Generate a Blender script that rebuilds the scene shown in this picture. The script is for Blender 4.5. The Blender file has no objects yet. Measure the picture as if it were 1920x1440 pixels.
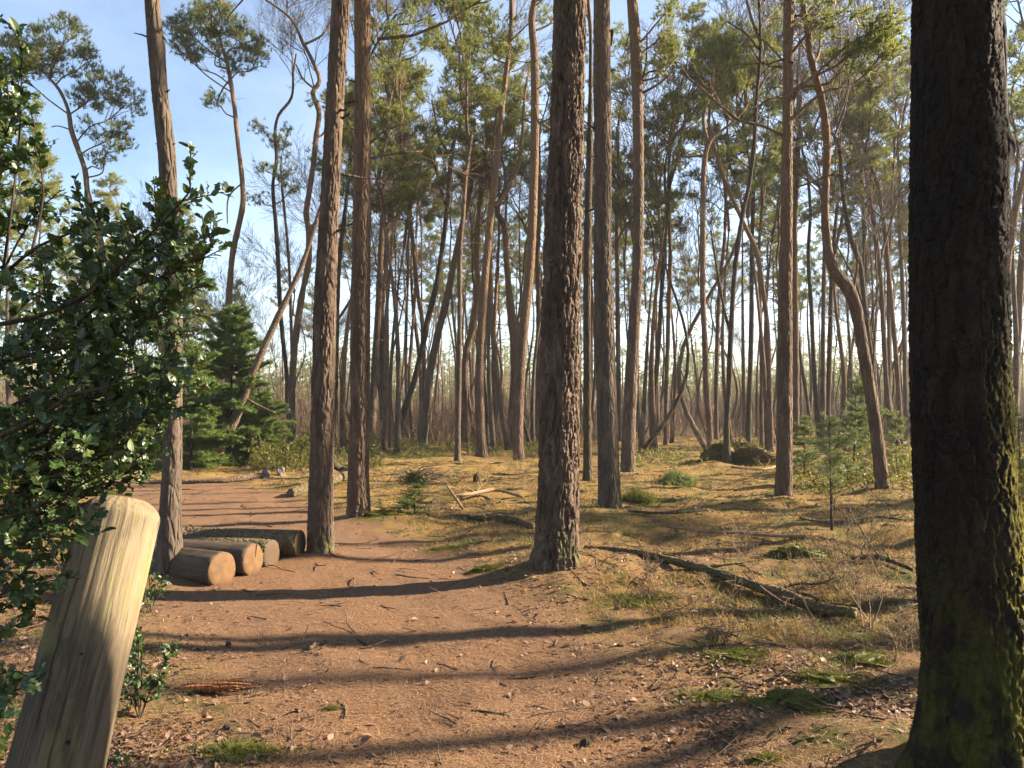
import bpy, math, random
import numpy as np
from math import radians as R, pi, sin, cos, tan
from mathutils import Vector

# ------------------------------------------------------------------ camera, world, sun, exposure
scene = bpy.context.scene
col = scene.collection
F, CX, HY, EYE = 1440.0, 960.0, 775.0, 1.60      # focal length and horizon in photo pixels, eye height in metres
cam_d = bpy.data.cameras.new("camera")
cam = bpy.data.objects.new("camera", cam_d)
col.objects.link(cam)
cam.location = (0, 0, EYE)
cam.rotation_euler = (R(90), 0, 0)
cam_d.sensor_width = 36.0
cam_d.lens = 36.0 * F / 1920.0
cam_d.shift_y = (HY - 720.0) / 1920.0
cam_d.clip_start = 0.05
cam_d.clip_end = 3000
scene.camera = cam

SUN_EL, SUN_AZ = 27.0, 79.6                       # azimuth clockwise from straight ahead
world = bpy.data.worlds.new("World")
scene.world = world
world.use_nodes = True
wn, wl = world.node_tree.nodes, world.node_tree.links
wn.clear()
sky = wn.new("ShaderNodeTexSky")
sky.sky_type = 'NISHITA'
sky.sun_disc = False
sky.sun_elevation = R(SUN_EL)
sky.sun_rotation = R(SUN_AZ)
sky.air_density = 1.0
sky.dust_density = 0.35
sky.ozone_density = 1.2
wtc = wn.new("ShaderNodeTexCoord")
wmp = wn.new("ShaderNodeMapping")
wmp.inputs['Scale'].default_value = (0.8, 0.8, 1.6)
wnz = wn.new("ShaderNodeTexNoise")
wnz.inputs['Scale'].default_value = 1.6
wnz.inputs['Detail'].default_value = 7
wnz.inputs['Roughness'].default_value = 0.6
wrp = wn.new("ShaderNodeMapRange")
wrp.inputs['From Min'].default_value = 0.42
wrp.inputs['From Max'].default_value = 0.80
wrp.inputs['To Min'].default_value = 0.0
wrp.inputs['To Max'].default_value = 0.30
wmix = wn.new("ShaderNodeMix")
wmix.data_type = 'RGBA'
wmix.inputs['B'].default_value = (8.6, 9.0, 9.8, 1)
wbg = wn.new("ShaderNodeBackground")
wbg.inputs['Strength'].default_value = 0.051
wout = wn.new("ShaderNodeOutputWorld")
wl.new(wtc.outputs['Generated'], wmp.inputs['Vector'])
wl.new(wmp.outputs['Vector'], wnz.inputs['Vector'])
wl.new(wnz.outputs['Fac'], wrp.inputs['Value'])
wl.new(wrp.outputs['Result'], wmix.inputs['Factor'])
wl.new(sky.outputs['Color'], wmix.inputs['A'])
wl.new(wmix.outputs['Result'], wbg.inputs['Color'])
wl.new(wbg.outputs['Background'], wout.inputs['Surface'])

sun_d = bpy.data.lights.new("sun", 'SUN')
sun_d.energy = 5.0
sun_d.angle = R(0.7)
sun_d.color = (1.0, 0.83, 0.61)
sun = bpy.data.objects.new("sun", sun_d)
col.objects.link(sun)
sdir = Vector((sin(R(SUN_AZ)) * cos(R(SUN_EL)), cos(R(SUN_AZ)) * cos(R(SUN_EL)), sin(R(SUN_EL))))
sun.rotation_euler = sdir.to_track_quat('Z', 'Y').to_euler()
sun.location = (30, 10, 30)

scene.view_settings.view_transform = 'Standard'
scene.view_settings.look = 'None'
scene.view_settings.exposure = 2.45
scene.view_settings.gamma = 1.0
scene.view_settings.use_curve_mapping = False
scene.cycles.max_bounces = 6
scene.cycles.diffuse_bounces = 3
scene.cycles.transmission_bounces = 3
scene.cycles.glossy_bounces = 2

# ------------------------------------------------------------------ noise
def _h(ix, iy, s):
    n = (ix.astype(np.int64) * 374761393 + iy.astype(np.int64) * 668265263 + s * 974634777) & 0xFFFFFFFF
    n = ((n ^ (n >> 13)) * 1274126177) & 0xFFFFFFFF
    n = (n ^ (n >> 16)) & 0xFFFFFFFF
    n = (n * 2246822519) & 0xFFFFFFFF
    n = n ^ (n >> 15)
    return (n & 0xFFFFFF) / float(0xFFFFFF)

def vnoise(x, y, s=0):
    x = np.asarray(x, float); y = np.asarray(y, float)
    ix, iy = np.floor(x), np.floor(y)
    fx, fy = x - ix, y - iy
    fx = fx * fx * (3 - 2 * fx); fy = fy * fy * (3 - 2 * fy)
    a, b = _h(ix, iy, s), _h(ix + 1, iy, s)
    c, d = _h(ix, iy + 1, s), _h(ix + 1, iy + 1, s)
    return (a * (1 - fx) + b * fx) * (1 - fy) + (c * (1 - fx) + d * fx) * fy

def fbm(x, y, s=0, o=4):
    t = 0; a = 0.5; n = 0
    for k in range(o):
        t = t + a * vnoise(np.asarray(x) * 2 ** k, np.asarray(y) * 2 ** k, s + k * 17); n += a; a *= 0.5
    return t / n

def worley(u, v, nu, s=0):
    """F1, F2 and cell id on a grid that wraps after nu cells in u"""
    iu, iv = np.floor(u), np.floor(v)
    f1 = np.full(u.shape, 9.0); f2 = np.full(u.shape, 9.0); cid = np.zeros(u.shape)
    for du in (-1, 0, 1):
        for dv in (-1, 0, 1):
            cu, cv = iu + du, iv + dv
            wu = np.mod(cu, nu)
            px = cu + 0.15 + 0.7 * _h(wu, cv, s); py = cv + 0.1 + 0.8 * _h(wu, cv, s + 5)
            d = np.hypot(u - px, v - py)
            new = d < f1
            f2 = np.where(new, f1, np.minimum(f2, d))
            cid = np.where(new, _h(wu, cv, s + 9), cid)
            f1 = np.where(new, d, f1)
    return f1, f2, cid

def vnoise_w(u, v, nu, s=0):
    """value noise that wraps after nu cells in u"""
    ix, iy = np.floor(u), np.floor(v); fx, fy = u - ix, v - iy
    fx = fx * fx * (3 - 2 * fx); fy = fy * fy * (3 - 2 * fy)
    i0, i1 = np.mod(ix, nu), np.mod(ix + 1, nu)
    return (_h(i0, iy, s) * (1 - fx) + _h(i1, iy, s) * fx) * (1 - fy) + (_h(i0, iy + 1, s) * (1 - fx) + _h(i1, iy + 1, s) * fx) * fy

def fbm_w(u, v, nu, s=0, o=3):
    t = 0; a = 0.5; n = 0
    for k in range(o):
        t = t + a * vnoise_w(u * 2 ** k, v * 2 ** k, nu * 2 ** k, s + 13 * k); n += a; a *= 0.5
    return t / n

def sstep(a, b, x):
    t = np.clip((np.asarray(x) - a) / (b - a), 0, 1)
    return t * t * (3 - 2 * t)

# ------------------------------------------------------------------ ground height
def gp(px, py):
    """flat ground point under a photo pixel"""
    D = EYE * F / (py - HY)
    return (px - CX) / F * D, D

PATH = [(-1.25, -6), (-1.25, 3.4), (-1.75, 4.4), (-2.35, 5.4), (-3.3, 6.7), (-3.5, 8.0), (-3.75, 9.2), (-4.6, 10.2), (-6.2, 12.4),
        (-8.2, 15.5), (-12, 18.6), (-20, 20.0), (-20, 22.5), (-12, 20.6), (-7.2, 18.9), (-5.2, 16.6), (-4.1, 15.2), (-3.0, 12.6), (-1.9, 10.9),
        (-1.1, 9.6), (-0.35, 8.4), (0.15, 7.0), (0.7, 5.6), (0.95, 4.5), (1.0, 3.5), (1.0, -6)]
PATH = np.array(PATH)

def path_sd(x, y):
    """signed distance to the path outline, positive inside"""
    x = np.asarray(x, float); y = np.asarray(y, float)
    d = np.full(x.shape, 1e9); ins = np.zeros(x.shape, bool)
    n = len(PATH)
    for i in range(n):
        ax, ay = PATH[i]; bx, by = PATH[(i + 1) % n]
        ex, ey = bx - ax, by - ay
        t = np.clip(((x - ax) * ex + (y - ay) * ey) / (ex * ex + ey * ey), 0, 1)
        d = np.minimum(d, np.hypot(x - ax - t * ex, y - ay - t * ey))
        if ay != by:
            c = (ay > y) != (by > y)
            xi = ax + (y - ay) / (by - ay) * (bx - ax)
            ins ^= c & (x < xi)
    return np.where(ins, d, -d)

MOUNDS = []                                        # (x, y, radius, height) needle mounds round the tree feet

def gh(x, y, mounds=True):
    x = np.asarray(x, float); y = np.asarray(y, float)
    sd = path_sd(x, y)
    m = sstep(-0.9, 0.5, sd)
    r = np.hypot(x, y)
    far = sstep(14, 40, r)
    z = 0.16 * (fbm(x / 7.0 + 3, y / 7.0, 1, 2) - 0.5) * (0.35 + 0.65 * far)
    z = z + (1 - 0.85 * m) * (0.26 * (fbm(x / 0.9, y / 0.9, 5, 3) - 0.45)) * sstep(0.4, 1.5, r)
    z = z + 0.045 * (fbm(x / 0.16, y / 0.16, 9, 2) - 0.5) * (0.35 + 0.65 * (1 - m)) * (1 - 0.5 * far)
    z = z - 0.05 * m + 0.05 * m * (fbm(x / 0.45, y / 0.45, 15, 3) - 0.5) * sstep(0.4, 1.5, r)
    z = z + 2.2 * sstep(60, 400, r)
    if mounds:
        for (mx, my, mr, mh) in MOUNDS:
            z = z + mh * np.exp(-((x - mx) ** 2 + (y - my) ** 2) / mr ** 2)
    return z

def g1(x, y):
    return float(gh(np.array([x]), np.array([y]))[0])

# ------------------------------------------------------------------ mesh building
class MB:
    def __init__(self):
        self.v = []; self.t = []; self.q = []; self.tm = []; self.qm = []; self.n = 0; self.att = {}
    def add(self, v, tris=None, quads=None, mat=0, **att):
        v = np.asarray(v, float).reshape(-1, 3)
        if tris is not None and len(tris):
            a = np.asarray(tris, int).reshape(-1, 3) + self.n
            self.t.append(a); self.tm.append(np.full(len(a), mat))
        if quads is not None and len(quads):
            a = np.asarray(quads, int).reshape(-1, 4) + self.n
            self.q.append(a); self.qm.append(np.full(len(a), mat))
        for k, val in att.items():
            self.att.setdefault(k, []).append((self.n, np.asarray(val, float)))
        self.v.append(v); self.n += len(v)
    def tube(self, P, rad, k=8, mat=0, cap=True, disp=None, **att):
        P = np.asarray(P, float); n = len(P)
        rad = np.broadcast_to(np.asarray(rad, float), (n,))
        T = np.gradient(P, axis=0)
        T /= np.maximum(np.linalg.norm(T, axis=1, keepdims=True), 1e-9)
        ref = np.array([1.0, 0, 0]) if abs(T[0, 0]) < 0.8 else np.array([0, 1.0, 0])
        U = np.zeros((n, 3))
        u = ref - T[0] * ref.dot(T[0]); u /= np.linalg.norm(u)
        for i in range(n):
            u = u - T[i] * u.dot(T[i]); u /= max(np.linalg.norm(u), 1e-9); U[i] = u
        W = np.cross(T, U)
        th = np.arange(k) * 2 * pi / k
        rr = np.repeat(rad[:, None], k, 1)
        if disp is not None:
            s = np.concatenate([[0], np.cumsum(np.linalg.norm(np.diff(P, axis=0), axis=1))])
            rr = rr + disp(np.repeat(th[None], n, 0), np.repeat(s[:, None], k, 1), rr)
        V = P[:, None] + rr[..., None] * (np.cos(th)[None, :, None] * U[:, None] + np.sin(th)[None, :, None] * W[:, None])
        V = V.reshape(-1, 3)
        i, j = np.meshgrid(np.arange(n - 1), np.arange(k), indexing='ij')
        a = (i * k + j).ravel(); b = (i * k + (j + 1) % k).ravel()
        Q = np.stack([a, b, b + k, a + k], 1)
        tris = []
        if cap:
            V = np.vstack([V, P[0], P[-1]])
            jj = np.arange(k)
            tris = np.vstack([np.stack([(jj + 1) % k, jj, np.full(k, n * k)], 1),
                              np.stack([(n - 1) * k + jj, (n - 1) * k + (jj + 1) % k, np.full(k, n * k + 1)], 1)])
        self.add(V, tris, Q, mat, **att)
    def build(self, name, mats, parent=None, loc=(0, 0, 0), smooth=True, link=True):
        me = bpy.data.meshes.new(name)
        V = np.vstack(self.v)
        t = np.vstack(self.t) if self.t else np.zeros((0, 3), int)
        q = np.vstack(self.q) if self.q else np.zeros((0, 4), int)
        me.vertices.add(len(V)); me.vertices.foreach_set('co', V.astype(np.float32).ravel())
        idx = np.concatenate([t.ravel(), q.ravel()]).astype(np.int32)
        me.loops.add(len(idx)); me.loops.foreach_set('vertex_index', idx)
        nt, nq = len(t), len(q)
        st = np.concatenate([np.arange(nt) * 3, nt * 3 + np.arange(nq) * 4]).astype(np.int32)
        me.polygons.add(nt + nq)
        me.polygons.foreach_set('loop_start', st)
        me.polygons.foreach_set('loop_total', np.concatenate([np.full(nt, 3), np.full(nq, 4)]).astype(np.int32))
        mi = np.concatenate((self.tm or [np.zeros(0)]) + (self.qm or [np.zeros(0)])).astype(np.int32)
        me.polygons.foreach_set('material_index', mi)
        me.polygons.foreach_set('use_smooth', np.full(nt + nq, smooth))
        for k, parts in self.att.items():
            arr = np.zeros(len(V), np.float32)
            for (o, val) in parts: arr[o:o + len(val)] = val
            at = me.attributes.new(k, 'FLOAT', 'POINT'); at.data.foreach_set('value', arr)
        for m in (mats if isinstance(mats, (list, tuple)) else [mats]): me.materials.append(m)
        me.update(calc_edges=True)
        o = bpy.data.objects.new(name, me)
        o.parent = parent; o.location = loc
        if link: col.objects.link(o)
        return o

def tag(o, label=None, cat=None, group=None, kind=None):
    if label: o['label'] = label
    if cat: o['category'] = cat
    if group: o['group'] = group
    if kind: o['kind'] = kind
    return o

def empty(name, loc, label, cat, group=None, rz=0.0):
    o = bpy.data.objects.new(name, None)
    o.location = loc; o.rotation_euler = (0, 0, rz); o.empty_display_size = 0.2
    col.objects.link(o)
    return tag(o, label, cat, group)

def inst(src, parent, loc=(0, 0, 0), rot=(0, 0, 0), sc=(1, 1, 1), name=None):
    o = src.copy(); col.objects.link(o)
    if name: o.name = name
    o.parent = parent; o.location = loc; o.rotation_euler = rot; o.scale = sc
    return o

# ------------------------------------------------------------------ materials
class NT:
    def __init__(self, name):
        self.m = bpy.data.materials.new(name); self.m.use_nodes = True
        self.n, self.l = self.m.node_tree.nodes, self.m.node_tree.links
        self.n.clear()
        self.out = self.n.new("ShaderNodeOutputMaterial")
    def _in(self, node, key, v):
        if v is None: return
        if hasattr(v, 'is_output'): self.l.new(v, node.inputs[key])
        else:
            if isinstance(v, tuple) and len(v) == 3 and node.inputs[key].type == 'RGBA': v = (*v, 1)
            node.inputs[key].default_value = v
    def coord(self, kind='Object', scale=(1, 1, 1)):
        c = self.n.new("ShaderNodeTexCoord"); m = self.n.new("ShaderNodeMapping")
        m.inputs['Scale'].default_value = scale
        self.l.new(c.outputs[kind], m.inputs['Vector'])
        return m.outputs['Vector']
    def pos(self, scale=(1, 1, 1)):
        c = self.n.new("ShaderNodeNewGeometry"); m = self.n.new("ShaderNodeMapping")
        m.inputs['Scale'].default_value = scale
        self.l.new(c.outputs['Position'], m.inputs['Vector'])
        return m.outputs['Vector']
    def noise(self, vec, scale, detail=4, rough=0.6, out='Fac', dist=0.0):
        n = self.n.new("ShaderNodeTexNoise")
        self._in(n, 'Vector', vec); self._in(n, 'Scale', scale); self._in(n, 'Detail', detail)
        self._in(n, 'Roughness', rough); self._in(n, 'Distortion', dist)
        return n.outputs[out]
    def voro(self, vec, scale, feature='F1', out='Distance', rnd=1.0):
        n = self.n.new("ShaderNodeTexVoronoi"); n.feature = feature
        self._in(n, 'Vector', vec); self._in(n, 'Scale', scale); self._in(n, 'Randomness', rnd)
        return n.outputs[out]
    def ramp(self, v, a, b, ta=0.0, tb=1.0):
        n = self.n.new("ShaderNodeMapRange"); n.interpolation_type = 'SMOOTHSTEP'
        self._in(n, 'Value', v)
        for k, x in (('From Min', a), ('From Max', b), ('To Min', ta), ('To Max', tb)): self._in(n, k, x)
        return n.outputs['Result']
    def mix(self, f, a, b, mode='MIX'):
        n = self.n.new("ShaderNodeMix"); n.data_type = 'RGBA'; n.blend_type = mode
        self._in(n, 'Factor', f)
        for key, v in (('A', a), ('B', b)):
            s = [i for i in n.inputs if i.name == key and i.type == 'RGBA'][0]
            if hasattr(v, 'is_output'): self.l.new(v, s)
            else: s.default_value = (*v, 1) if len(v) == 3 else v
        return [o for o in n.outputs if o.type == 'RGBA'][0]
    def math(self, op, a, b=None):
        n = self.n.new("ShaderNodeMath"); n.operation = op
        self._in(n, 0, a)
        if b is not None: self._in(n, 1, b)
        return n.outputs[0]
    def attr(self, name):
        n = self.n.new("ShaderNodeAttribute"); n.attribute_name = name
        return n.outputs['Fac']
    def island(self):
        return self.n.new("ShaderNodeNewGeometry").outputs['Random Per Island']
    def objrand(self):
        return self.n.new("ShaderNodeObjectInfo").outputs['Random']
    def objz(self):
        c = self.n.new("ShaderNodeTexCoord"); s = self.n.new("ShaderNodeSeparateXYZ")
        self.l.new(c.outputs['Object'], s.inputs[0]); return s.outputs['Z']
    def normal_axis(self, ax):
        g = self.n.new("ShaderNodeNewGeometry"); s = self.n.new("ShaderNodeSeparateXYZ")
        self.l.new(g.outputs['Normal'], s.inputs[0]); return s.outputs[ax]
    def bump(self, h, dist=0.01, strength=1.0, prev=None):
        n = self.n.new("ShaderNodeBump")
        self._in(n, 'Height', h); self._in(n, 'Distance', dist); self._in(n, 'Strength', strength)
        if prev is not None: self.l.new(prev, n.inputs['Normal'])
        return n.outputs['Normal']
    def bsdf(self, colr, rough=0.8, spec=0.3, normal=None, k=(0.76, 0.76, 0.76)):
        colr = self.mix(1.0, colr, k, 'MULTIPLY')
        n = self.n.new("ShaderNodeBsdfPrincipled")
        self._in(n, 'Base Color', colr); self._in(n, 'Roughness', rough); self._in(n, 'Specular IOR Level', spec)
        if normal is not None: self.l.new(normal, n.inputs['Normal'])
        return n
    def done(self, sh):
        self.l.new(sh, self.out.inputs['Surface']); return self.m

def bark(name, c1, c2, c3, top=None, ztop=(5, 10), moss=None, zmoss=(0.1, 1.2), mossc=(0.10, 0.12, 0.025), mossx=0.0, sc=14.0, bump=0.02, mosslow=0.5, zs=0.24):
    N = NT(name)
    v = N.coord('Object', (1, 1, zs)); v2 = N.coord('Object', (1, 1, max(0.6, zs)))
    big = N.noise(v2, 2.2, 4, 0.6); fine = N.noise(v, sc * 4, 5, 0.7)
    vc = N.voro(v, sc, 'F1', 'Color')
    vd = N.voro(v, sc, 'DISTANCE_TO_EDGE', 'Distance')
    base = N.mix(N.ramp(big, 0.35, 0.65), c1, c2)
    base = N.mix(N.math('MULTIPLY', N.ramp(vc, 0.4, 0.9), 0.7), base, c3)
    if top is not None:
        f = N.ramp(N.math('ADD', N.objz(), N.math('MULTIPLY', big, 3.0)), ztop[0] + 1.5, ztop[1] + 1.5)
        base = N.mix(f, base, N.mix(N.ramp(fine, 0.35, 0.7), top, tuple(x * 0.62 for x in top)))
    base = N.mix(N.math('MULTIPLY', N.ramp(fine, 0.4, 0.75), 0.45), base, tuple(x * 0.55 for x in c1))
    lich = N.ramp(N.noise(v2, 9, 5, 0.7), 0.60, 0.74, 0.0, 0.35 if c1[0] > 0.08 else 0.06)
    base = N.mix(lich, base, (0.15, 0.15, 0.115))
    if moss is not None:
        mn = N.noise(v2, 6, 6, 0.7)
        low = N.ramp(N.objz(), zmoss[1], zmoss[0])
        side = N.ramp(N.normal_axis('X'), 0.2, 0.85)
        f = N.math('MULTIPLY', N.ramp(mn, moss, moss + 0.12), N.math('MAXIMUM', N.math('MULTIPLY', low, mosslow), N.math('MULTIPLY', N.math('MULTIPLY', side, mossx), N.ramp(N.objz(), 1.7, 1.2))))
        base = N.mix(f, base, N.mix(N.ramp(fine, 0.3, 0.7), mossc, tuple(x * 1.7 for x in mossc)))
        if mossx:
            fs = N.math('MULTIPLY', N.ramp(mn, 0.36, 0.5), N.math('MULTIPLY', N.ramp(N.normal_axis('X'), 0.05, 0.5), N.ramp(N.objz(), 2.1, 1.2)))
            base = N.mix(fs, base, N.mix(N.ramp(fine, 0.35, 0.7), (0.085, 0.082, 0.009), (0.20, 0.18, 0.018)))  # yellow-green side moss, its colour brightened to strengthen the sunlit edge
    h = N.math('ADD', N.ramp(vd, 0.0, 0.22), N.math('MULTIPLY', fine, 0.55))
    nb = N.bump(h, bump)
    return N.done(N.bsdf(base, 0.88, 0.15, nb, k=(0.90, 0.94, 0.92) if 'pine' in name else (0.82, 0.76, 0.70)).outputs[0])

M = {}
M['pine'] = bark('pine_bark', (0.098, 0.066, 0.048), (0.062, 0.042, 0.032), (0.150, 0.102, 0.076), top=(0.165, 0.105, 0.068), ztop=(5.5, 11), moss=0.52, zmoss=(0.0, 0.5), mosslow=0.5)
M['pine_red'] = bark('red_pine_bark', (0.108, 0.067, 0.047), (0.070, 0.044, 0.033), (0.160, 0.102, 0.072), top=(0.18, 0.110, 0.068), ztop=(3, 8))
M['pine_grey'] = bark('grey_pine_bark', (0.092, 0.067, 0.051), (0.062, 0.046, 0.036), (0.135, 0.098, 0.076), top=(0.145, 0.095, 0.064), ztop=(4, 9), moss=0.55, zmoss=(0, 0.5))
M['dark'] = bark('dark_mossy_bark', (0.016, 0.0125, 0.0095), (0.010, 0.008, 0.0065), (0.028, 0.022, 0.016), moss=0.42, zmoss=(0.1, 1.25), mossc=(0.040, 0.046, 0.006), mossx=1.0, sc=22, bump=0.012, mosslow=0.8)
M['dark_thin'] = bark('dark_bark', (0.060, 0.048, 0.038), (0.042, 0.034, 0.028), (0.085, 0.070, 0.055), moss=0.48, zmoss=(0.3, 2.5), mossc=(0.07, 0.085, 0.02))
M['moss_trunk'] = bark('moss_streaked_bark', (0.062, 0.046, 0.032), (0.042, 0.033, 0.024), (0.10, 0.078, 0.055), moss=0.47, zmoss=(0.2, 2.4), mossc=(0.055, 0.070, 0.016))
M['dead'] = bark('dead_wood_bark', (0.16, 0.12, 0.09), (0.115, 0.086, 0.066), (0.21, 0.16, 0.12), moss=0.58, zmoss=(0, 2), zs=1.0)
M['log'] = bark('rotting_log_bark', (0.13, 0.095, 0.062), (0.09, 0.068, 0.046), (0.19, 0.145, 0.09), moss=0.46, zmoss=(-1, 3), mossc=(0.085, 0.10, 0.03), zs=1.0)
M['stick'] = bark('pale_stick_wood', (0.28, 0.20, 0.125), (0.20, 0.14, 0.09), (0.34, 0.26, 0.17), sc=30, bump=0.004, zs=1.0)
M['twig'] = bark('bare_twig_bark', (0.115, 0.085, 0.066), (0.085, 0.063, 0.05), (0.16, 0.12, 0.095), sc=30, bump=0.003, zs=1.0)
M['twig_pale'] = bark('pale_twig_bark', (0.18, 0.128, 0.09), (0.14, 0.098, 0.072), (0.23, 0.17, 0.125), sc=30, bump=0.003, zs=1.0)

def leafy(name, ca, cb, cc, trans=0.35, rough=0.6, spec=0.3, tint=(1.25, 1.2, 0.6), objvar=0.5):
    N = NT(name)
    r = N.island()
    c = N.mix(N.ramp(r, 0.0, 0.6), ca, cb)
    c = N.mix(N.ramp(r, 0.72, 1.0), c, cc)
    c = N.mix(N.math('MULTIPLY', N.objrand(), objvar), c, tuple(x * y for x, y in zip(cb, tint)))
    b = N.bsdf(c, rough, spec, k=(0.98,) * 3 if 'needle' in name and 'fallen' not in name or 'crown' in name else (0.78,) * 3)
    if trans <= 0: return N.done(b.outputs[0])
    t = N.n.new("ShaderNodeBsdfTranslucent"); N._in(t, 'Color', N.mix(1.0, c, (1.4, 1.35, 0.8), 'MULTIPLY'))
    s = N.n.new("ShaderNodeMixShader"); s.inputs[0].default_value = trans
    N.l.new(b.outputs[0], s.inputs[1]); N.l.new(t.outputs[0], s.inputs[2])
    return N.done(s.outputs[0])

M['needle'] = leafy('pine_needles', (0.086, 0.108, 0.046), (0.120, 0.141, 0.060), (0.17, 0.178, 0.078), 0.48)
M['needle_y'] = leafy('yellowish_pine_needles', (0.125, 0.145, 0.040), (0.165, 0.18, 0.052), (0.23, 0.225, 0.075), 0.45)
M['spruce'] = leafy('spruce_needles', (0.055, 0.092, 0.030), (0.085, 0.130, 0.040), (0.14, 0.18, 0.055), 0.35)
M['blue_pine'] = leafy('young_pine_needles', (0.075, 0.105, 0.06), (0.105, 0.135, 0.07), (0.17, 0.19, 0.08), 0.3)
M['holly'] = leafy('holly_leaf_green', (0.026, 0.052, 0.013), (0.042, 0.074, 0.018), (0.085, 0.11, 0.025), 0.16, 0.38, 0.36, objvar=0.0)
M['straw'] = leafy('dry_grass_straw', (0.245, 0.150, 0.052), (0.31, 0.195, 0.076), (0.14, 0.12, 0.030), 0.3, objvar=0.0)
M['grass'] = leafy('green_grass', (0.08, 0.095, 0.024), (0.12, 0.13, 0.034), (0.20, 0.175, 0.06), 0.35, objvar=0.0)
M['bilberry'] = leafy('bilberry_green', (0.075, 0.085, 0.020), (0.115, 0.115, 0.026), (0.17, 0.145, 0.04), 0.35, objvar=0.0)
M['leaf'] = leafy('dead_leaf_brown', (0.115, 0.064, 0.040), (0.17, 0.098, 0.062), (0.28, 0.185, 0.125), 0.12, objvar=0.0)
M['pneedle'] = leafy('fallen_needle_brown', (0.22, 0.118, 0.060), (0.32, 0.185, 0.098), (0.43, 0.285, 0.165), 0.0, objvar=0.0)
M['mosscush'] = leafy('moss_green', (0.065, 0.078, 0.012), (0.10, 0.108, 0.017), (0.15, 0.14, 0.03), 0.25, objvar=0.0)
M['farwood'] = leafy('far_crown_green', (0.115, 0.13, 0.07), (0.15, 0.165, 0.085), (0.19, 0.19, 0.10), 0.5, objvar=0.0)

def ground_mat():
    N = NT('forest_floor')
    p = N.pos()
    path = N.attr('path')
    pn = N.noise(p, 3.5, 5, 0.65); pf = N.noise(p, 60, 6, 0.75); pm = N.noise(p, 14, 5, 0.7); pl = N.noise(p, 0.55, 4, 0.6)
    soil = N.mix(N.ramp(pm, 0.35, 0.65), (0.198, 0.102, 0.053), (0.122, 0.064, 0.039))
    soil = N.mix(N.ramp(pf, 0.42, 0.66), soil, (0.31, 0.185, 0.102))
    soil = N.mix(N.ramp(N.noise(p, 130, 4, 0.7), 0.56, 0.66, 0, 0.75), soil, (0.075, 0.042, 0.028))
    soil = N.mix(N.ramp(pl, 0.42, 0.66, 0, 0.35), soil, (0.17, 0.115, 0.078))
    litter = N.mix(N.ramp(pm, 0.35, 0.6), (0.115, 0.066, 0.036), (0.205, 0.120, 0.056))
    litter = N.mix(N.ramp(pf, 0.45, 0.68), litter, (0.31, 0.20, 0.10))
    litter = N.mix(N.ramp(N.noise(p, 110, 4, 0.7), 0.54, 0.66, 0, 0.8), litter, (0.050, 0.032, 0.020))
    straw = N.mix(N.ramp(pf, 0.35, 0.7), (0.200, 0.122, 0.040), (0.285, 0.180, 0.062))
    gmask = N.ramp(N.math('ADD', pn, N.math('MULTIPLY', N.attr('grass'), 0.35)), 0.50, 0.72)
    floor_ = N.mix(gmask, litter, straw)
    mossn = N.noise(p, 1.7, 6, 0.7)
    moss = N.mix(N.ramp(pf, 0.35, 0.7), (0.055, 0.064, 0.014), (0.105, 0.105, 0.026))
    floor_ = N.mix(N.ramp(mossn, 0.50, 0.60, 0, 0.9), floor_, moss)
    f = N.ramp(N.math('ADD', path, N.math('MULTIPLY', N.math('SUBTRACT', N.noise(p, 2.2, 7, 0.75), 0.5), 2.4)), 0.28, 0.72)
    c = N.mix(f, floor_, soil)
    h = N.math('ADD', N.math('MULTIPLY', pf, 0.7), N.noise(p, 180, 3, 0.7))
    nb = N.bump(h, 0.016, 1.0)
    return N.done(N.bsdf(c, 0.92, 0.12, nb).outputs[0])
M['ground'] = ground_mat()

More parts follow.
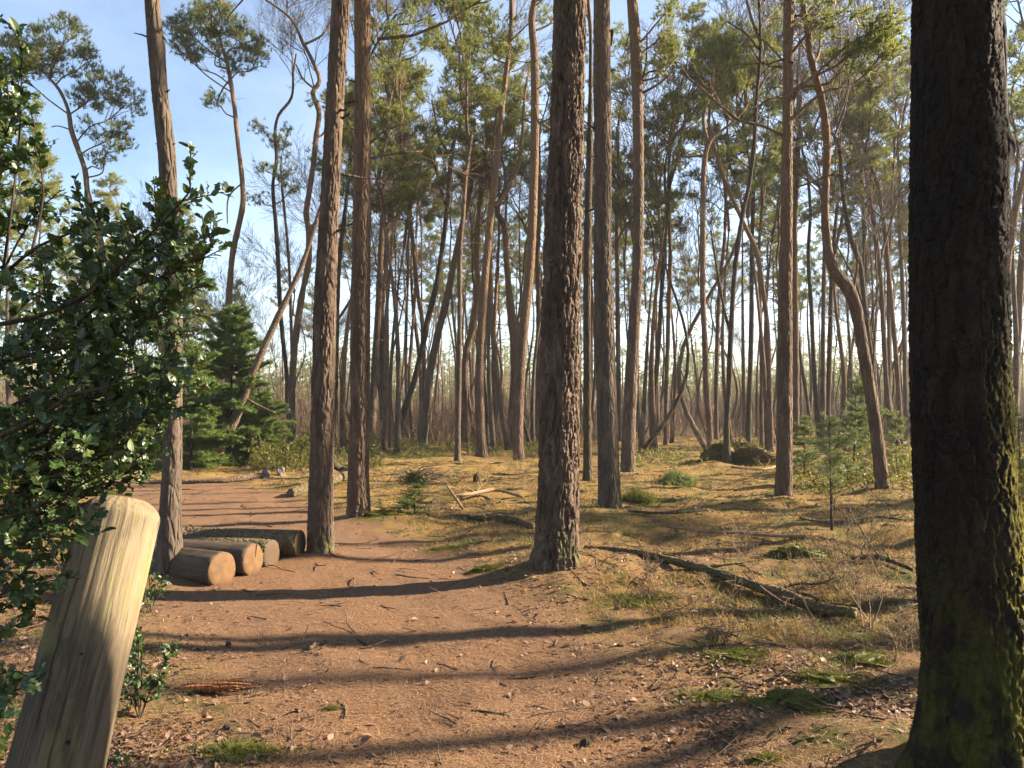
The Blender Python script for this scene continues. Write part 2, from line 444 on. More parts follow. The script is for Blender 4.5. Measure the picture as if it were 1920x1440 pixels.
def wood_mat(name, ca, cb, cd, green=0.0, end=False):
    N = NT(name)
    v = N.coord('Object', (1, 1, 0.045)); v2 = N.coord('Object', (1, 1, 0.35))
    g = N.noise(v, 42, 6, 0.75); g2 = N.noise(v, 130, 3, 0.7); b = N.noise(v2, 5, 5, 0.65)
    c = N.mix(N.ramp(g, 0.35, 0.68), ca, cb)
    c = N.mix(N.ramp(b, 0.50, 0.68, 0, 0.75), c, cd)
    c = N.mix(N.ramp(g2, 0.55, 0.75, 0, 0.5), c, tuple(x * 0.5 for x in cd))
    c = N.mix(N.ramp(N.noise(v, 30, 4, 0.8), 0.56, 0.68, 0, 0.8), c, (0.05, 0.037, 0.027))
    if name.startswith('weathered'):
        low = N.ramp(N.math('ADD', N.objz(), N.math('MULTIPLY', N.noise(v2, 3.5, 5, 0.7), 0.9)), 1.62, 1.0)  # darker towards the foot: weathering with the shade painted in
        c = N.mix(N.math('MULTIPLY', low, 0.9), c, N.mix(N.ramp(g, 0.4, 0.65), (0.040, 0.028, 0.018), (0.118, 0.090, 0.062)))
        alg_shade = N.math('MULTIPLY', N.ramp(N.noise(v2, 4, 6, 0.7), 0.38, 0.56), N.ramp(N.normal_axis('X'), 0.05, -0.6))  # algae on the left side, that side's shade painted in with it
        c = N.mix(N.math('MULTIPLY', alg_shade, 0.75), c, (0.045, 0.038, 0.018))
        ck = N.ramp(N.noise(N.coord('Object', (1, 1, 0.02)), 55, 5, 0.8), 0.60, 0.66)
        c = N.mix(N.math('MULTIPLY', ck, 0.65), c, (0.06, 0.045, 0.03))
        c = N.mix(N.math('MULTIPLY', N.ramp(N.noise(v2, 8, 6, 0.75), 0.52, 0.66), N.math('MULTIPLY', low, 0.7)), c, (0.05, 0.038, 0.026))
    if green: c = N.mix(N.math('MULTIPLY', N.ramp(N.noise(v2, 7, 5, 0.7), 0.5, 0.68), green), c, (0.20, 0.19, 0.06))
    nb = N.bump(N.math('ADD', g, N.math('MULTIPLY', g2, 0.4)), 0.009)
    return N.done(N.bsdf(c, 0.75, 0.25, nb).outputs[0])
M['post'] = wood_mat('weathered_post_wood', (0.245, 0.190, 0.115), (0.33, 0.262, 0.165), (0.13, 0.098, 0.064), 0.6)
M['logside'] = wood_mat('barkless_log_wood', (0.066, 0.044, 0.031), (0.102, 0.070, 0.050), (0.033, 0.024, 0.018), 0.35)
def end_mat():
    N = NT('sawn_end_grain')
    v = N.coord('Object')
    n = N.noise(v, 9, 5, 0.6); f = N.noise(v, 60, 4, 0.7)
    w = N.n.new("ShaderNodeTexWave"); w.wave_type = 'RINGS'; w.rings_direction = 'Z'
    N._in(w, 'Vector', v); N._in(w, 'Scale', 22.0); N._in(w, 'Distortion', 1.5)
    c = N.mix(N.ramp(n, 0.35, 0.65), (0.20, 0.112, 0.046), (0.12, 0.068, 0.031))
    c = N.mix(N.ramp(w.outputs['Fac'], 0.4, 0.9, 0, 0.75), c, (0.12, 0.066, 0.030))
    c = N.mix(N.ramp(f, 0.45, 0.75, 0, 0.6), c, (0.10, 0.06, 0.034)); c = N.mix(N.ramp(N.noise(v, 6, 5, 0.7), 0.52, 0.64, 0, 0.6), c, (0.10, 0.072, 0.045))
    return N.done(N.bsdf(c, 0.8, 0.2, N.bump(f, 0.003)).outputs[0])
M['end'] = end_mat()
def plain(name, c, rough=0.8):
    N = NT(name); v = N.coord('Object')
    return N.done(N.bsdf(N.mix(N.noise(v, 25, 4, 0.7), tuple(x * 0.7 for x in c), tuple(x * 1.3 for x in c)), rough, 0.2).outputs[0])
M['shaded_end'] = plain('shaded_end_grain', (0.085, 0.056, 0.034))  # end grain of the rear logs, their shade put into the colour
M['hole'] = plain('dark_hole', (0.012, 0.009, 0.007))
M['rotten'] = bark('orange_rotten_wood', (0.36, 0.16, 0.07), (0.24, 0.095, 0.045), (0.46, 0.23, 0.11), sc=40, bump=0.006)
M['greywood'] = bark('grey_weathered_wood', (0.19, 0.175, 0.16), (0.11, 0.10, 0.092), (0.27, 0.25, 0.23), sc=24, bump=0.008)

rng = np.random.default_rng(7)

# ------------------------------------------------------------------ plant parts
def unit(v):
    return v / np.maximum(np.linalg.norm(v, axis=-1, keepdims=True), 1e-9)

def curve(p0, d0, L, n, rg, wob=0.25, up=0.0):
    """a wandering twig"""
    P = [np.array(p0, float)]; d = unit(np.array(d0, float)); s = L / (n - 1)
    for i in range(n - 1):
        d = unit(d + rg.normal(0, wob, 3) * 0.5 + np.array([0, 0, up / n]))
        P.append(P[-1] + d * s)
    return np.array(P)

def add_needles(mb, C, Dr, rg, per=13, L=(0.11, 0.19), w=0.02, spread=1.0, upb=0.25, mat=1, along=0.07):
    """tufts of needles: slim triangles round each point"""
    C = np.repeat(np.asarray(C, float), per, 0); Dr = np.repeat(unit(np.asarray(Dr, float)), per, 0)
    n = len(C)
    d = unit(Dr * 0.8 + rg.normal(0, 0.6, (n, 3)) * spread + np.array([0, 0, upb]))
    base = C + Dr * rg.uniform(-along, along, (n, 1))
    side = unit(np.cross(d, rg.normal(0, 1, (n, 3))))
    l = rg.uniform(L[0], L[1], (n, 1))
    V = np.stack([base - side * w * 0.5, base + side * w * 0.5, base + d * l], 1).reshape(-1, 3)
    mb.add(V, tris=np.arange(n * 3).reshape(-1, 3), mat=mat)

def pine_crown(seed, h, rad, nb, wood, needle, dead=6, dens=1.0, big=1.0, low=0.12, flat=1.0, name='crown'):
    rg = np.random.default_rng(seed); mb = MB()
    lead = curve((0, 0, 0), (0, 0, 1), h, 9, rg, 0.18)
    lead[:, 2] = np.linspace(0, h, 9)
    mb.tube(lead, np.linspace(0.075, 0.012, 9), 6, 0)
    C, Dr = [], []
    def at(t):
        f = t * 8; i = min(int(f), 7); return lead[i] + (lead[i + 1] - lead[i]) * (f - i)
    az = rg.uniform(0, 6.28)
    for b in range(nb):
        t = low + (1 - low) * ((b + rg.uniform(0, 0.9)) / nb); az += 2.4 + rg.normal(0, 0.4)
        Lb = rad * rg.uniform(0.45, 1.1) * (1.0 - 0.55 * t) * (0.75 + 0.25 * min(1, t * 4))
        el = R(rg.uniform(0, 28) + 38 * t)
        d = np.array([cos(az) * cos(el), sin(az) * cos(el), sin(el)])
        P = curve(at(t), d, Lb, 7, rg, 0.34, 0.5)
        mb.tube(P, np.linspace(0.034, 0.008, 7) * (0.6 + 0.4 * Lb / rad), 4, 0, cap=False)
        ns = max(3, int(5 * Lb / rad * 1.2))
        for s in range(ns):
            f = 0.38 + 0.62 * (s + rg.uniform(0, 1)) / ns
            i = min(int(f * 6), 5); q = P[i] + (P[i + 1] - P[i]) * (f * 6 - i)
            dd = unit(P[min(i + 1, 6)] - P[i]); sd = unit(np.cross(dd, [0, 0, 1]))
            d2 = unit(dd * 0.7 + sd * rg.choice([-1, 1]) * rg.uniform(0.2, 1.0) + np.array([0, 0, rg.uniform(0.0, 0.6) * flat]))
            Ls = rg.uniform(0.3, 0.85) * (0.7 + 0.3 * rad / 2.4)
            Q = curve(q, d2, Ls, 5, rg, 0.4, 0.4)
            mb.tube(Q, np.linspace(0.010, 0.004, 5), 3, 0, cap=False)
            nt = max(3, int(rg.integers(13, 22) * dens))
            for k in range(nt):
                f2 = rg.uniform(0.4, 1.0) * 4; j = min(int(f2), 3)
                c = Q[j] + (Q[j + 1] - Q[j]) * (f2 - j)
                C.append(c + rg.normal(0, 0.13, 3) * [1, 1, 0.6]); Dr.append(unit(Q[j + 1] - Q[j]) + rg.normal(0, 0.45, 3))
    add_needles(mb, C, Dr, rg, per=13, L=(0.13 * big, 0.23 * big), w=0.026 * big)
    for b in range(dead):                       # dead snags below the live crown
        az = rg.uniform(0, 6.28); z = -rg.uniform(0.2, 4.0)
        d = np.array([cos(az), sin(az), rg.uniform(-0.2, 0.5)])
        P = curve((0, 0, z), d, rg.uniform(0.4, 1.9), 6, rg, 0.4)
        mb.tube(P, np.linspace(0.022, 0.005, 6), 3, 0, cap=False)
        for k in range(2):
            i = int(rg.integers(2, 5)); Q = curve(P[i], unit(P[i] - P[i - 1]) + rg.normal(0, 0.6, 3), rg.uniform(0.2, 0.7), 4, rg, 0.4)
            mb.tube(Q, np.linspace(0.009, 0.004, 4), 3, 0, cap=False)
    return mb.build(name, [M[wood], M[needle]], link=False, smooth=False)

def pads_mesh(pads, S, loc, D, rg, needle='needle', dens=70):
    """needle pads of one crown: (px, py, half width, half height, depth offset); each hangs on twigs from the nearest stem"""
    mb = MB(); C, Dr = [], []
    for pad in pads:
        px, py, rx, ry = pad[:4]; dy = pad[4] if len(pad) > 4 else 0.0
        c = px2w(px, py, D + dy) - loc; a, b = rx / F * D, ry / F * D
        hd = np.linalg.norm((S[:, :2] - c[:2]), axis=1); j = int(np.argmin(np.abs(S[:, 2] - (c[2] - 0.75 * hd - 0.4 * b)) + 0.25 * hd)); q = S[j, :3]
        n = max(6, int(pi * a * b * 11)); cl = []
        for k in range(n):
            u = unit(rg.normal(0, 1, 3)) * rg.uniform(0.25, 1.0) ** 0.5
            cl.append(c + u * [a, max(a * 0.8, b), b])
        cl = np.array(cl)
        hub = c + np.array([0, 0, -0.35 * b])
        B = catmull(np.array([q, q * 0.65 + hub * 0.35 + rg.normal(0, 0.10, 3), q * 0.3 + hub * 0.7 + rg.normal(0, 0.12, 3) + [0, 0, -0.05 * a], hub]), 0.2); mb.tube(B, np.linspace(0.036, 0.016, len(B)), 5, 0, cap=False)
        for e in cl:
            g = B[int(rg.uniform(0.55, 1) * (len(B) - 1))]
            P = np.array([g, (g + e) / 2 + rg.normal(0, 0.08, 3), e]); mb.tube(P, [0.012, 0.008, 0.004], 3, 0, cap=False)
            m = int(rg.integers(5, 10) * dens / 70); C.append(e + rg.normal(0, 0.15, (m, 3)) * [1, 1, 0.65]); Dr.append(unit(e - g) * 0.6 + rg.normal(0, 0.5, (m, 3)) + [0, 0, 0.3])
    add_needles(mb, np.vstack(C), np.vstack(Dr), rg, per=13, L=(0.13, 0.23), w=0.026)
    return mb.build('crown', [M['pine_red'], M[needle]], link=False, smooth=False)

def branchy(mb, p, d, L, r, depth, rg, up=0.35, kmin=0.0035, split=(3, 5), ang=0.75, sides=(6, 5, 4, 3, 3, 3)):
    n = 7 if depth > 1 else 5
    P = curve(p, d, L, n, rg, 0.30, up)
    mb.tube(P, np.linspace(r, max(r * 0.35, kmin), n), sides[min(5 - min(depth, 5), 5)], 0, cap=False)
    if depth <= 0: return
    for k in range(int(rg.integers(split[0], split[1] + 1))):
        f = rg.uniform(0.3, 1.0) * (n - 1); i = min(int(f), n - 2)
        q = P[i] + (P[i + 1] - P[i]) * (f - i)
        dd = unit(unit(P[i + 1] - P[i]) + unit(rg.normal(0, 1, 3)) * ang)
        branchy(mb, q, dd, L * rg.uniform(0.42, 0.72), max(r * rg.uniform(0.35, 0.5), kmin), depth - 1, rg, up, kmin, split, ang, sides)

def bare_crown(seed, h, wood='twig', depth=4, kmin=0.006):
    rg = np.random.default_rng(seed); mb = MB()
    branchy(mb, (0, 0, 0), (0, 0, 1), h, 0.055, depth, rg, 0.5, kmin, (4, 6), 0.7)
    for k in range(4):
        az = rg.uniform(0, 6.28)
        branchy(mb, (0, 0, rg.uniform(0, h * 0.5)), (cos(az) * 0.7, sin(az) * 0.7, 0.8), h * rg.uniform(0.5, 0.8), 0.032, depth - 1, rg, 0.5, kmin, (4, 6), 0.7)
    return mb.build('twig_crown', [M[wood]], link=False)

PINE_CROWNS = [pine_crown(100 + k, h, r, nb, w, nd, dead=8, dens=ds, flat=fl) for k, (h, r, nb, w, nd, ds, fl) in enumerate([
    (5.5, 2.6, 17, 'pine_red', 'needle', 1.0, 1.0), (6.5, 2.3, 18, 'pine_red', 'needle', 0.9, 1.0), (4.5, 2.9, 16, 'pine_red', 'needle', 1.1, 0.7),
    (7.0, 2.5, 20, 'pine_red', 'needle', 0.8, 1.0), (5.0, 2.1, 14, 'pine_red', 'needle', 0.9, 1.0), (6.0, 2.8, 18, 'pine_red', 'needle_y', 0.9, 0.8)])]
YELLOW_CROWNS = [pine_crown(150 + k, h, r, nb, 'pine_red', 'needle_y', dead=2, dens=1.2, low=0.02, name='crown') for k, (h, r, nb) in enumerate([(8.0, 2.7, 30), (9.5, 2.4, 32)])]
BARE_CROWNS = [bare_crown(200 + k, h) for k, h in enumerate([4.5, 5.5, 3.8])]

def catmull(P, step):
    P = np.asarray(P, float); out = []
    for i in range(len(P) - 1):
        p0 = P[max(i - 1, 0)]; p1 = P[i]; p2 = P[i + 1]; p3 = P[min(i + 2, len(P) - 1)]
        n = max(1, int(math.ceil(np.linalg.norm((p2 - p1)[:3]) / step)))
        for t in np.arange(n) / n:
            out.append(0.5 * ((2 * p1) + (p2 - p0) * t + (2 * p0 - 5 * p1 + 4 * p2 - p3) * t * t + (3 * p1 - p0 - 3 * p2 + p3) * t ** 3))
    out.append(P[-1]); return np.array(out)

def bark_disp(seed, cell, tall, depth, flare=0.0):
    """plated pine bark: cells split by deep fissures"""
    def f(th, s, rr):
        nu = max(5, round(2 * pi * float(rr.mean()) / cell))
        u = th / (2 * pi) * nu
        v = s / tall
        wu = 1.3 * (fbm_w(u * 0.5 * 2, v * 0.6, nu, seed, 3) - 0.5); wv = 1.6 * (fbm_w(u, v, nu, seed + 3, 3) - 0.5)
        n1 = fbm_w(u + wu, v * 0.42, nu, seed + 5, 3); fis = sstep(0.0, 0.085, np.abs(n1 - 0.5))
        n2 = fbm_w(2 * u + wu, v * 0.9, 2 * nu, seed + 7, 3); fis2 = sstep(0.0, 0.11, np.abs(n2 - 0.5))
        f1, f2, cid = worley(u + wu * 1.2, v * 0.8 + wv, nu, seed)
        e = sstep(0.0, 0.20, f2 - f1)
        fine = fbm_w(u * 5, s * 55, nu * 5, seed + 21, 3)
        d = depth * (0.62 * fis + 0.30 * fis2 * fis + 0.45 * e * cid + 0.20 * e + 0.50 * (fine - 0.5) - 1.0)
        if flare:
            lob = 0.5 + 0.5 * np.cos(th * 5 + seed + 1.2 * np.sin(th * 2 + seed))
            d = d + flare * (0.35 + 0.65 * lob) * np.exp(-s / 0.28)
        return d
    return f

TREES = []                                       # landmarks for the labels of the background trees

def px2w(px, py, D):
    return np.array([(px - CX) / F * D, D, EYE - (py - HY) / F * D])

def traced_tree(name, label, mat, pts, D=None, extra=0.0, crown=None, csc=1.0, crown_at=1.0, limbs=(), k=10, disp=None, step=0.3, sway=0.12, seed=0,
                 mound=0.06, group=None, cat='tree', landmark=None, hi_top=None, crot=None, pads=None, padmat='needle'):
    """pts: photo pixels from the foot upwards (x, y, width); stands at its own depth D with real thickness"""
    rg = np.random.default_rng(1000 + seed)
    bx, by, bw = pts[0]
    if D is None: D = EYE * F / (by - HY)
    X0 = (bx - CX) / F * D
    gz = g1(X0, D)
    loc = np.array([X0, D, gz])
    P = []
    for (x, y, w) in pts:
        q = px2w(x, y, D) - loc
        P.append([q[0], 0, q[2], 0.5 * w / F * D])
    P = np.array(P)
    P[0, 2] = 0.0
    if extra:                                     # goes on above the frame
        d = P[-1, :3] - P[-2, :3]; d = d / np.linalg.norm(d)
        P = np.vstack([P, [*(P[-1, :3] + d * extra * 0.5), P[-1, 3] * 0.85], [*(P[-1, :3] + (d + [0.05, 0, 0]) * extra), P[-1, 3] * 0.6]])
    zs = P[:, 2]; zt = max(zs[-1], 1e-3)
    P[:, 1] += sway * np.sin(zs / zt * 4.2 + seed * 1.7) * np.clip(zs / zt, 0, 1) * 1.5
    root = empty(name, loc, label, cat, group)
    mb = MB()
    d0 = P[1, :3] - P[0, :3]; d0 /= np.linalg.norm(d0)
    P = np.vstack([[*(P[0, :3] - d0 * 0.25), P[0, 3] * 1.05], P])
    if disp is not None and hi_top is not None:
        S = catmull(P, step); cut = int(np.searchsorted(S[:, 2], hi_top))
        mb.tube(S[:cut + 1, :3], S[:cut + 1, 3], k, 0, cap=False, disp=disp)
        S2 = S[cut - 2::10]
        if len(S2) > 2: mb.tube(S2[:, :3], S2[:, 3] * 0.97, 14, 0)
        S = S[::6]
    else:
        S = catmull(P, step)
        S[1:, 3] *= 1 + 0.06 * rg.normal(0, 1, len(S) - 1)
        zz = np.clip(S[:, 2], 0, None)
        S[:, 3] *= 1 + 0.30 * np.exp(-zz / 0.22)
        mb.tube(S[:, :3], S[:, 3], k, 0, disp=(lambda th, s, rr: rr * 0.10 * (fbm(np.cos(th) * 2 + s, np.sin(th) * 2 + s * 3, seed, 3) - 0.5)))
    for lb in limbs:                              # living or dead limbs, traced the same way
        (i, lp) = lb
        Q = []
        yy = 0.0
        for m, (x, y, w) in enumerate(lp):
            q = px2w(x, y, D) - loc
            if m == 0:
                j = int(np.argmin(np.abs(S[:, 2] - q[2]))); yy = S[j, 1]
            Q.append([q[0], yy + i * m * 0.25, q[2], 0.5 * w / F * D])
        Q = catmull(Q, 0.25)
        mb.tube(Q[:, :3], np.maximum(Q[:, 3], 0.006), 6, 0)
        if i:
            for t in range(3):
                j = int(len(Q) * rg.uniform(0.35, 0.98)); j = min(max(j, 1), len(Q) - 1)
                branchy(mb, Q[j, :3], unit(Q[j, :3] - Q[j - 1, :3]) + rg.normal(0, 0.5, 3), rg.uniform(0.6, 1.2), max(Q[j, 3] * 0.5, 0.008), 2, rg, 0.3, 0.005)
    tr = mb.build('trunk', [M[mat]], root)
    if crown is not None:
        for (src, at_, sc, lean) in crown:
            zt = S[-1, 2] * at_
            j = int(np.argmin(np.abs(S[:, 2] - zt)))
            az = rg.uniform(0, 6.28) if crot is None else crot
            sc *= 1.0 if (lean[0] or lean[1] or D > 31 and bx < 600) else 1.22
            inst(src, root, tuple(S[j, :3]), (lean[1], lean[0], az), (sc, sc, sc), name='crown')
    if pads:
        o = pads_mesh(pads, S, loc, D, rg, padmat, 110 if bx < 500 else 75); o.parent = root; col.objects.link(o)
    if landmark: TREES.append((bx, D, landmark))
    return root, S

# ------------------------------------------------------------------ the big trees of the foreground
def pine_foot(pts, D=None, r=0.55, h=0.10):
    bx, by, w = pts[0]
    if D is None: D = EYE * F / (by - HY)
    MOUNDS.append(((bx - CX) / F * D, D, r, h))

T_CENT = [(1042, 1082, 84), (1044, 1040, 79), (1046, 960, 76), (1048, 850, 73), (1050, 700, 71), (1052, 560, 69), (1057, 400, 66), (1064, 200, 59), (1069, 0, 57)]
T_THIRD = [(1144, 960, 42), (1142, 900, 40), (1137, 760, 36), (1133, 640, 35), (1129, 480, 33), (1130, 320, 31), (1128, 160, 32), (1128, 0, 30)]
T_FOUR = [(1177, 888, 27), (1179, 800, 25), (1184, 700, 24), (1192, 560, 21), (1196, 480, 20), (1198, 330, 20), (1197, 200, 20), (1194, 100, 21), (1187, 0, 20)]
T_A = [(602, 1040, 46), (601, 960, 45), (603, 850, 43), (606, 700, 42), (608, 560, 40), (615, 400, 35), (625, 200, 32), (638, 0, 33)]
T_B = [(673, 972, 42), (672, 900, 39), (674, 800, 37), (675, 720, 36), (676, 560, 36), (678, 480, 34), (680, 320, 31), (682, 160, 29), (682, 0, 29)]
T_LEFT = [(318, 1078, 46), (319, 1000, 41), (321, 930, 36), (325, 850, 33), (327, 740, 31), (328, 640, 31), (329, 560, 32), (329, 480, 30), (322, 380, 29), (316, 280, 31), (304, 180, 28), (295, 75, 30), (287, 0, 26)]
T_SEVEN = [(1469, 936, 32), (1470, 880, 29), (1471, 800, 28), (1472, 700, 27), (1473, 560, 25), (1476, 480, 22), (1479, 320, 19), (1481, 160, 18), (1482, 0, 19)]
T_S = [(1655, 926, 27), (1653, 897, 24), (1648, 847, 23), (1642, 797, 22), (1635, 747, 21), (1627, 697, 21), (1620, 657, 21), (1613, 613, 21), (1605, 573, 22), (1593, 543, 23), (1573, 517, 22), (1557, 487, 18), (1549, 433, 15), (1547, 383, 14), (1548, 333, 14), (1549, 283, 14), (1546, 240, 14), (1537, 190, 13), (1523, 140, 12), (1513, 100, 11), (1510, 50, 10), (1497, 0, 10)]
for T, r_, h_ in ((T_CENT, 0.75, 0.12), (T_THIRD, 0.6, 0.08), (T_FOUR, 0.5, 0.06), (T_A, 0.6, 0.09), (T_B, 0.6, 0.08), (T_LEFT, 0.5, 0.07), (T_SEVEN, 0.5, 0.07), (T_S, 0.5, 0.06)):
    pine_foot(T, None, r_, h_)

# ground: one polar sheet, fine where the camera looks, split into forest floor and path along the path's edge
def build_ground():
    a_front = np.linspace(-52, 52, 470); a_back = np.linspace(52, 308, 130)[1:-1]
    ang = np.radians(np.concatenate([a_front, a_back])); na = len(ang)
    rad = np.concatenate([[0.02], np.geomspace(0.6, 60, 420), np.geomspace(60, 900, 45)[1:]]); nr = len(rad)
    rr, aa = np.meshgrid(rad, ang, indexing='ij')
    x = rr * np.sin(aa); y = rr * np.cos(aa)
    z = gh(x, y)
    sd = path_sd(x, y)
    pm = sstep(-0.7, 0.9, sd)
    gr = sstep(4, 16, y) * (1 - pm)
    V = np.stack([x, y, z], -1).reshape(-1, 3)
    i, j = np.meshgrid(np.arange(nr - 1), np.arange(na), indexing='ij')
    a = (i * na + j).ravel(); b = (i * na + (j + 1) % na).ravel()
    Q = np.stack([a, a + na, b + na, b], 1)
    on = sd.ravel()[Q].mean(1) > 0
    for name, sel in (('ground', ~on), ('path', on)):
        q = Q[sel]; ids, inv = np.unique(q.ravel(), return_inverse=True)
        mb = MB(); mb.add(V[ids], quads=inv.reshape(-1, 4), path=pm.ravel()[ids], grass=gr.ravel()[ids])
        tag(mb.build(name, [M['ground']]), kind='structure')
build_ground()

NEAR = []
PC, YC, BC = PINE_CROWNS, YELLOW_CROWNS, BARE_CROWNS
def cr(k, at_=1.0, sc=1.0, lean=(0, 0)): return [(PC[k % len(PC)], at_, sc, lean)]
def bc(k, at_=1.0, sc=1.0, lean=(0, 0)): return [(BC[k % len(BC)], at_, sc, lean)]

traced_tree('pine_tree', 'thickest pine, with deeply plated bark, standing right beside the path in mid photo', 'pine', T_CENT, extra=7, crown=cr(0, 0.97, 1.2), k=170,
            disp=bark_disp(3, 0.050, 0.15, 0.032, 0.07), step=0.011, hi_top=5.9, seed=1, landmark='the thick pine beside the path')
NEAR.append((*traced_tree('pine_tree', 'straight grey brown pine just right of the thick plated pine', 'pine_grey', T_THIRD, extra=5, crown=cr(1, 0.97, 1.1), k=84,
            disp=bark_disp(5, 0.036, 0.10, 0.013, 0.05), step=0.022, hi_top=8.6, seed=2), 5, (4.0, 8.0), 1))
traced_tree('pine_tree', 'pine with sunlit right edge and two long snag branches high up', 'pine', T_FOUR, extra=3, pads=[(1240, 60, 30, 26), (1262, 100, 24, 22), (1235, 120, 24, 20), (1255, 20, 30, 22)], crown=cr(2, 0.95, 1.0), k=40, step=0.08, seed=3,
            disp=bark_disp(6, 0.06, 0.12, 0.012, 0.04), hi_top=13,
            limbs=[(0, [(1204, 172, 6), (1230, 158, 5), (1262, 135, 3)]), (0, [(1190, 400, 5), (1170, 430, 4), (1155, 455, 3)]), (0, [(1200, 160, 5), (1212, 120, 4), (1215, 60, 3)])], landmark='the pine with two snags')
NEAR.append((*traced_tree('pine_tree', 'pine leaning slightly right at the sawn ends of the log row', 'pine', T_A, extra=6, crown=cr(3, 0.97, 1.15), k=96,
            disp=bark_disp(8, 0.036, 0.10, 0.014, 0.05), step=0.016, hi_top=6.6, seed=4, landmark='the pine at the log row'), 4, (2.8, 6.0), 2))
NEAR.append((*traced_tree('pine_tree', 'straight pine on the far path edge, right-hand one of a close pair', 'pine_red', T_B, extra=5, crown=cr(4, 0.97, 1.2), k=84,
            disp=bark_disp(9, 0.034, 0.08, 0.012, 0.06), step=0.02, hi_top=8.2, seed=5,
            limbs=[(1, [(688, 280, 6), (712, 240, 5), (745, 210, 4), (742, 175, 3)]), (1, [(690, 300, 5), (740, 280, 4), (785, 265, 3)])], landmark='the straight pine on the path edge'), 6, (3.5, 7.8), 3))
root, S = traced_tree('pine_tree', 'pine with dark branch knots behind the holly, leaning left against open sky', 'pine_grey', T_LEFT, extra=6, crown=cr(5, 0.97, 1.1), k=84,
            disp=bark_disp(10, 0.034, 0.10, 0.007, 0.05), step=0.016, hi_top=6.0, seed=6, landmark='the knotted pine behind the holly')
for (x, y, dx, dy, w) in ((281, 75, -24, -7, 4), (309, 70, 9, 14, 5), (292, 182, -3, -8, 4), (318, 180, 7, -6, 5), (301, 280, -3, -6, 3), (331, 278, 4, -4, 4)):
    D = 1440 * EYE / (1078 - HY); b = px2w(x + (4 if dx < 0 else -4), y, D) - np.array(root.location); e = px2w(x + dx, y + dy, D) - np.array(root.location)
    yy = S[int(np.argmin(np.abs(S[:, 2] - b[2]))), 1]; b[1] = yy; e[1] = yy - 0.03
    mb = MB(); mb.tube(np.array([b, (b + e) / 2 + [0, 0, 0.008], e]), [w / F * D * 0.5, w / F * D * 0.36, 0.004], 6)
    mb.build('branch_stub', [M['dark_thin']], root)
def stubs(root, S, n, zr, seed):
    rg = np.random.default_rng(seed)
    for k in range(n):
        z = rg.uniform(*zr); j = int(np.argmin(np.abs(S[:, 2] - z))); az = rg.choice([0.0, pi]) + rg.normal(0, 0.7); r = S[j, 3]
        d = np.array([cos(az), sin(az), rg.uniform(-0.1, 0.5)]); L = rg.choice([0.07, 0.12, 0.3, 0.5]) * rg.uniform(0.7, 1.3)
        P = curve(S[j, :3] + d * r * 0.7, d, L + r * 0.3, 5, rg, 0.2); mb = MB(); mb.tube(P, np.linspace(0.018, 0.006, 5), 6); mb.build('branch_stub', [M['dark_thin']], root)
for (rt, S_, n_, zr_, sd_) in NEAR: stubs(rt, S_, n_, zr_, sd_)
traced_tree('pine_tree', 'upright pine with thin sunlit edge in the clearing left of the S-bent pine', 'pine_red', T_SEVEN, extra=3, pads=[(1560, 30, 50, 26), (1620, 60, 45, 30), (1590, 100, 40, 22), (1655, 95, 26, 18), (1655, 40, 30, 24)], crown=cr(0, 0.93, 1.0), k=64,
            disp=bark_disp(12, 0.05, 0.10, 0.010, 0.04), step=0.03, hi_top=10, seed=7,
            limbs=[(1, [(1470, 250, 6), (1440, 222, 6), (1410, 205, 6), (1380, 170, 5), (1350, 125, 5), (1325, 90, 4), (1313, 50, 4)]),
                   (1, [(1476, 130, 4), (1500, 60, 3), (1560, 12, 3)]), (0, [(1474, 112, 4), (1440, 75, 4), (1418, 62, 3)]), (0, [(1486, 200, 5), (1505, 155, 4), (1518, 130, 3)])], landmark='the upright pine in the clearing')
traced_tree('pine_tree', 'pine with a strongly S-bent reddish trunk', 'pine_red', T_S, extra=1.5, crown=cr(2, 0.97, 1.0), k=36, step=0.09, seed=8,
            disp=bark_disp(13, 0.06, 0.12, 0.010, 0.03), hi_top=9,
            limbs=[(1, [(1516, 122, 7), (1535, 108, 6), (1548, 88, 5), (1562, 55, 5), (1568, 20, 4)]), (1, [(1552, 75, 4), (1600, 70, 4), (1650, 98, 3)]), (0, [(1600, 556, 5), (1606, 520, 5), (1610, 490, 4), (1606, 450, 3)])], landmark='the S-bent pine')

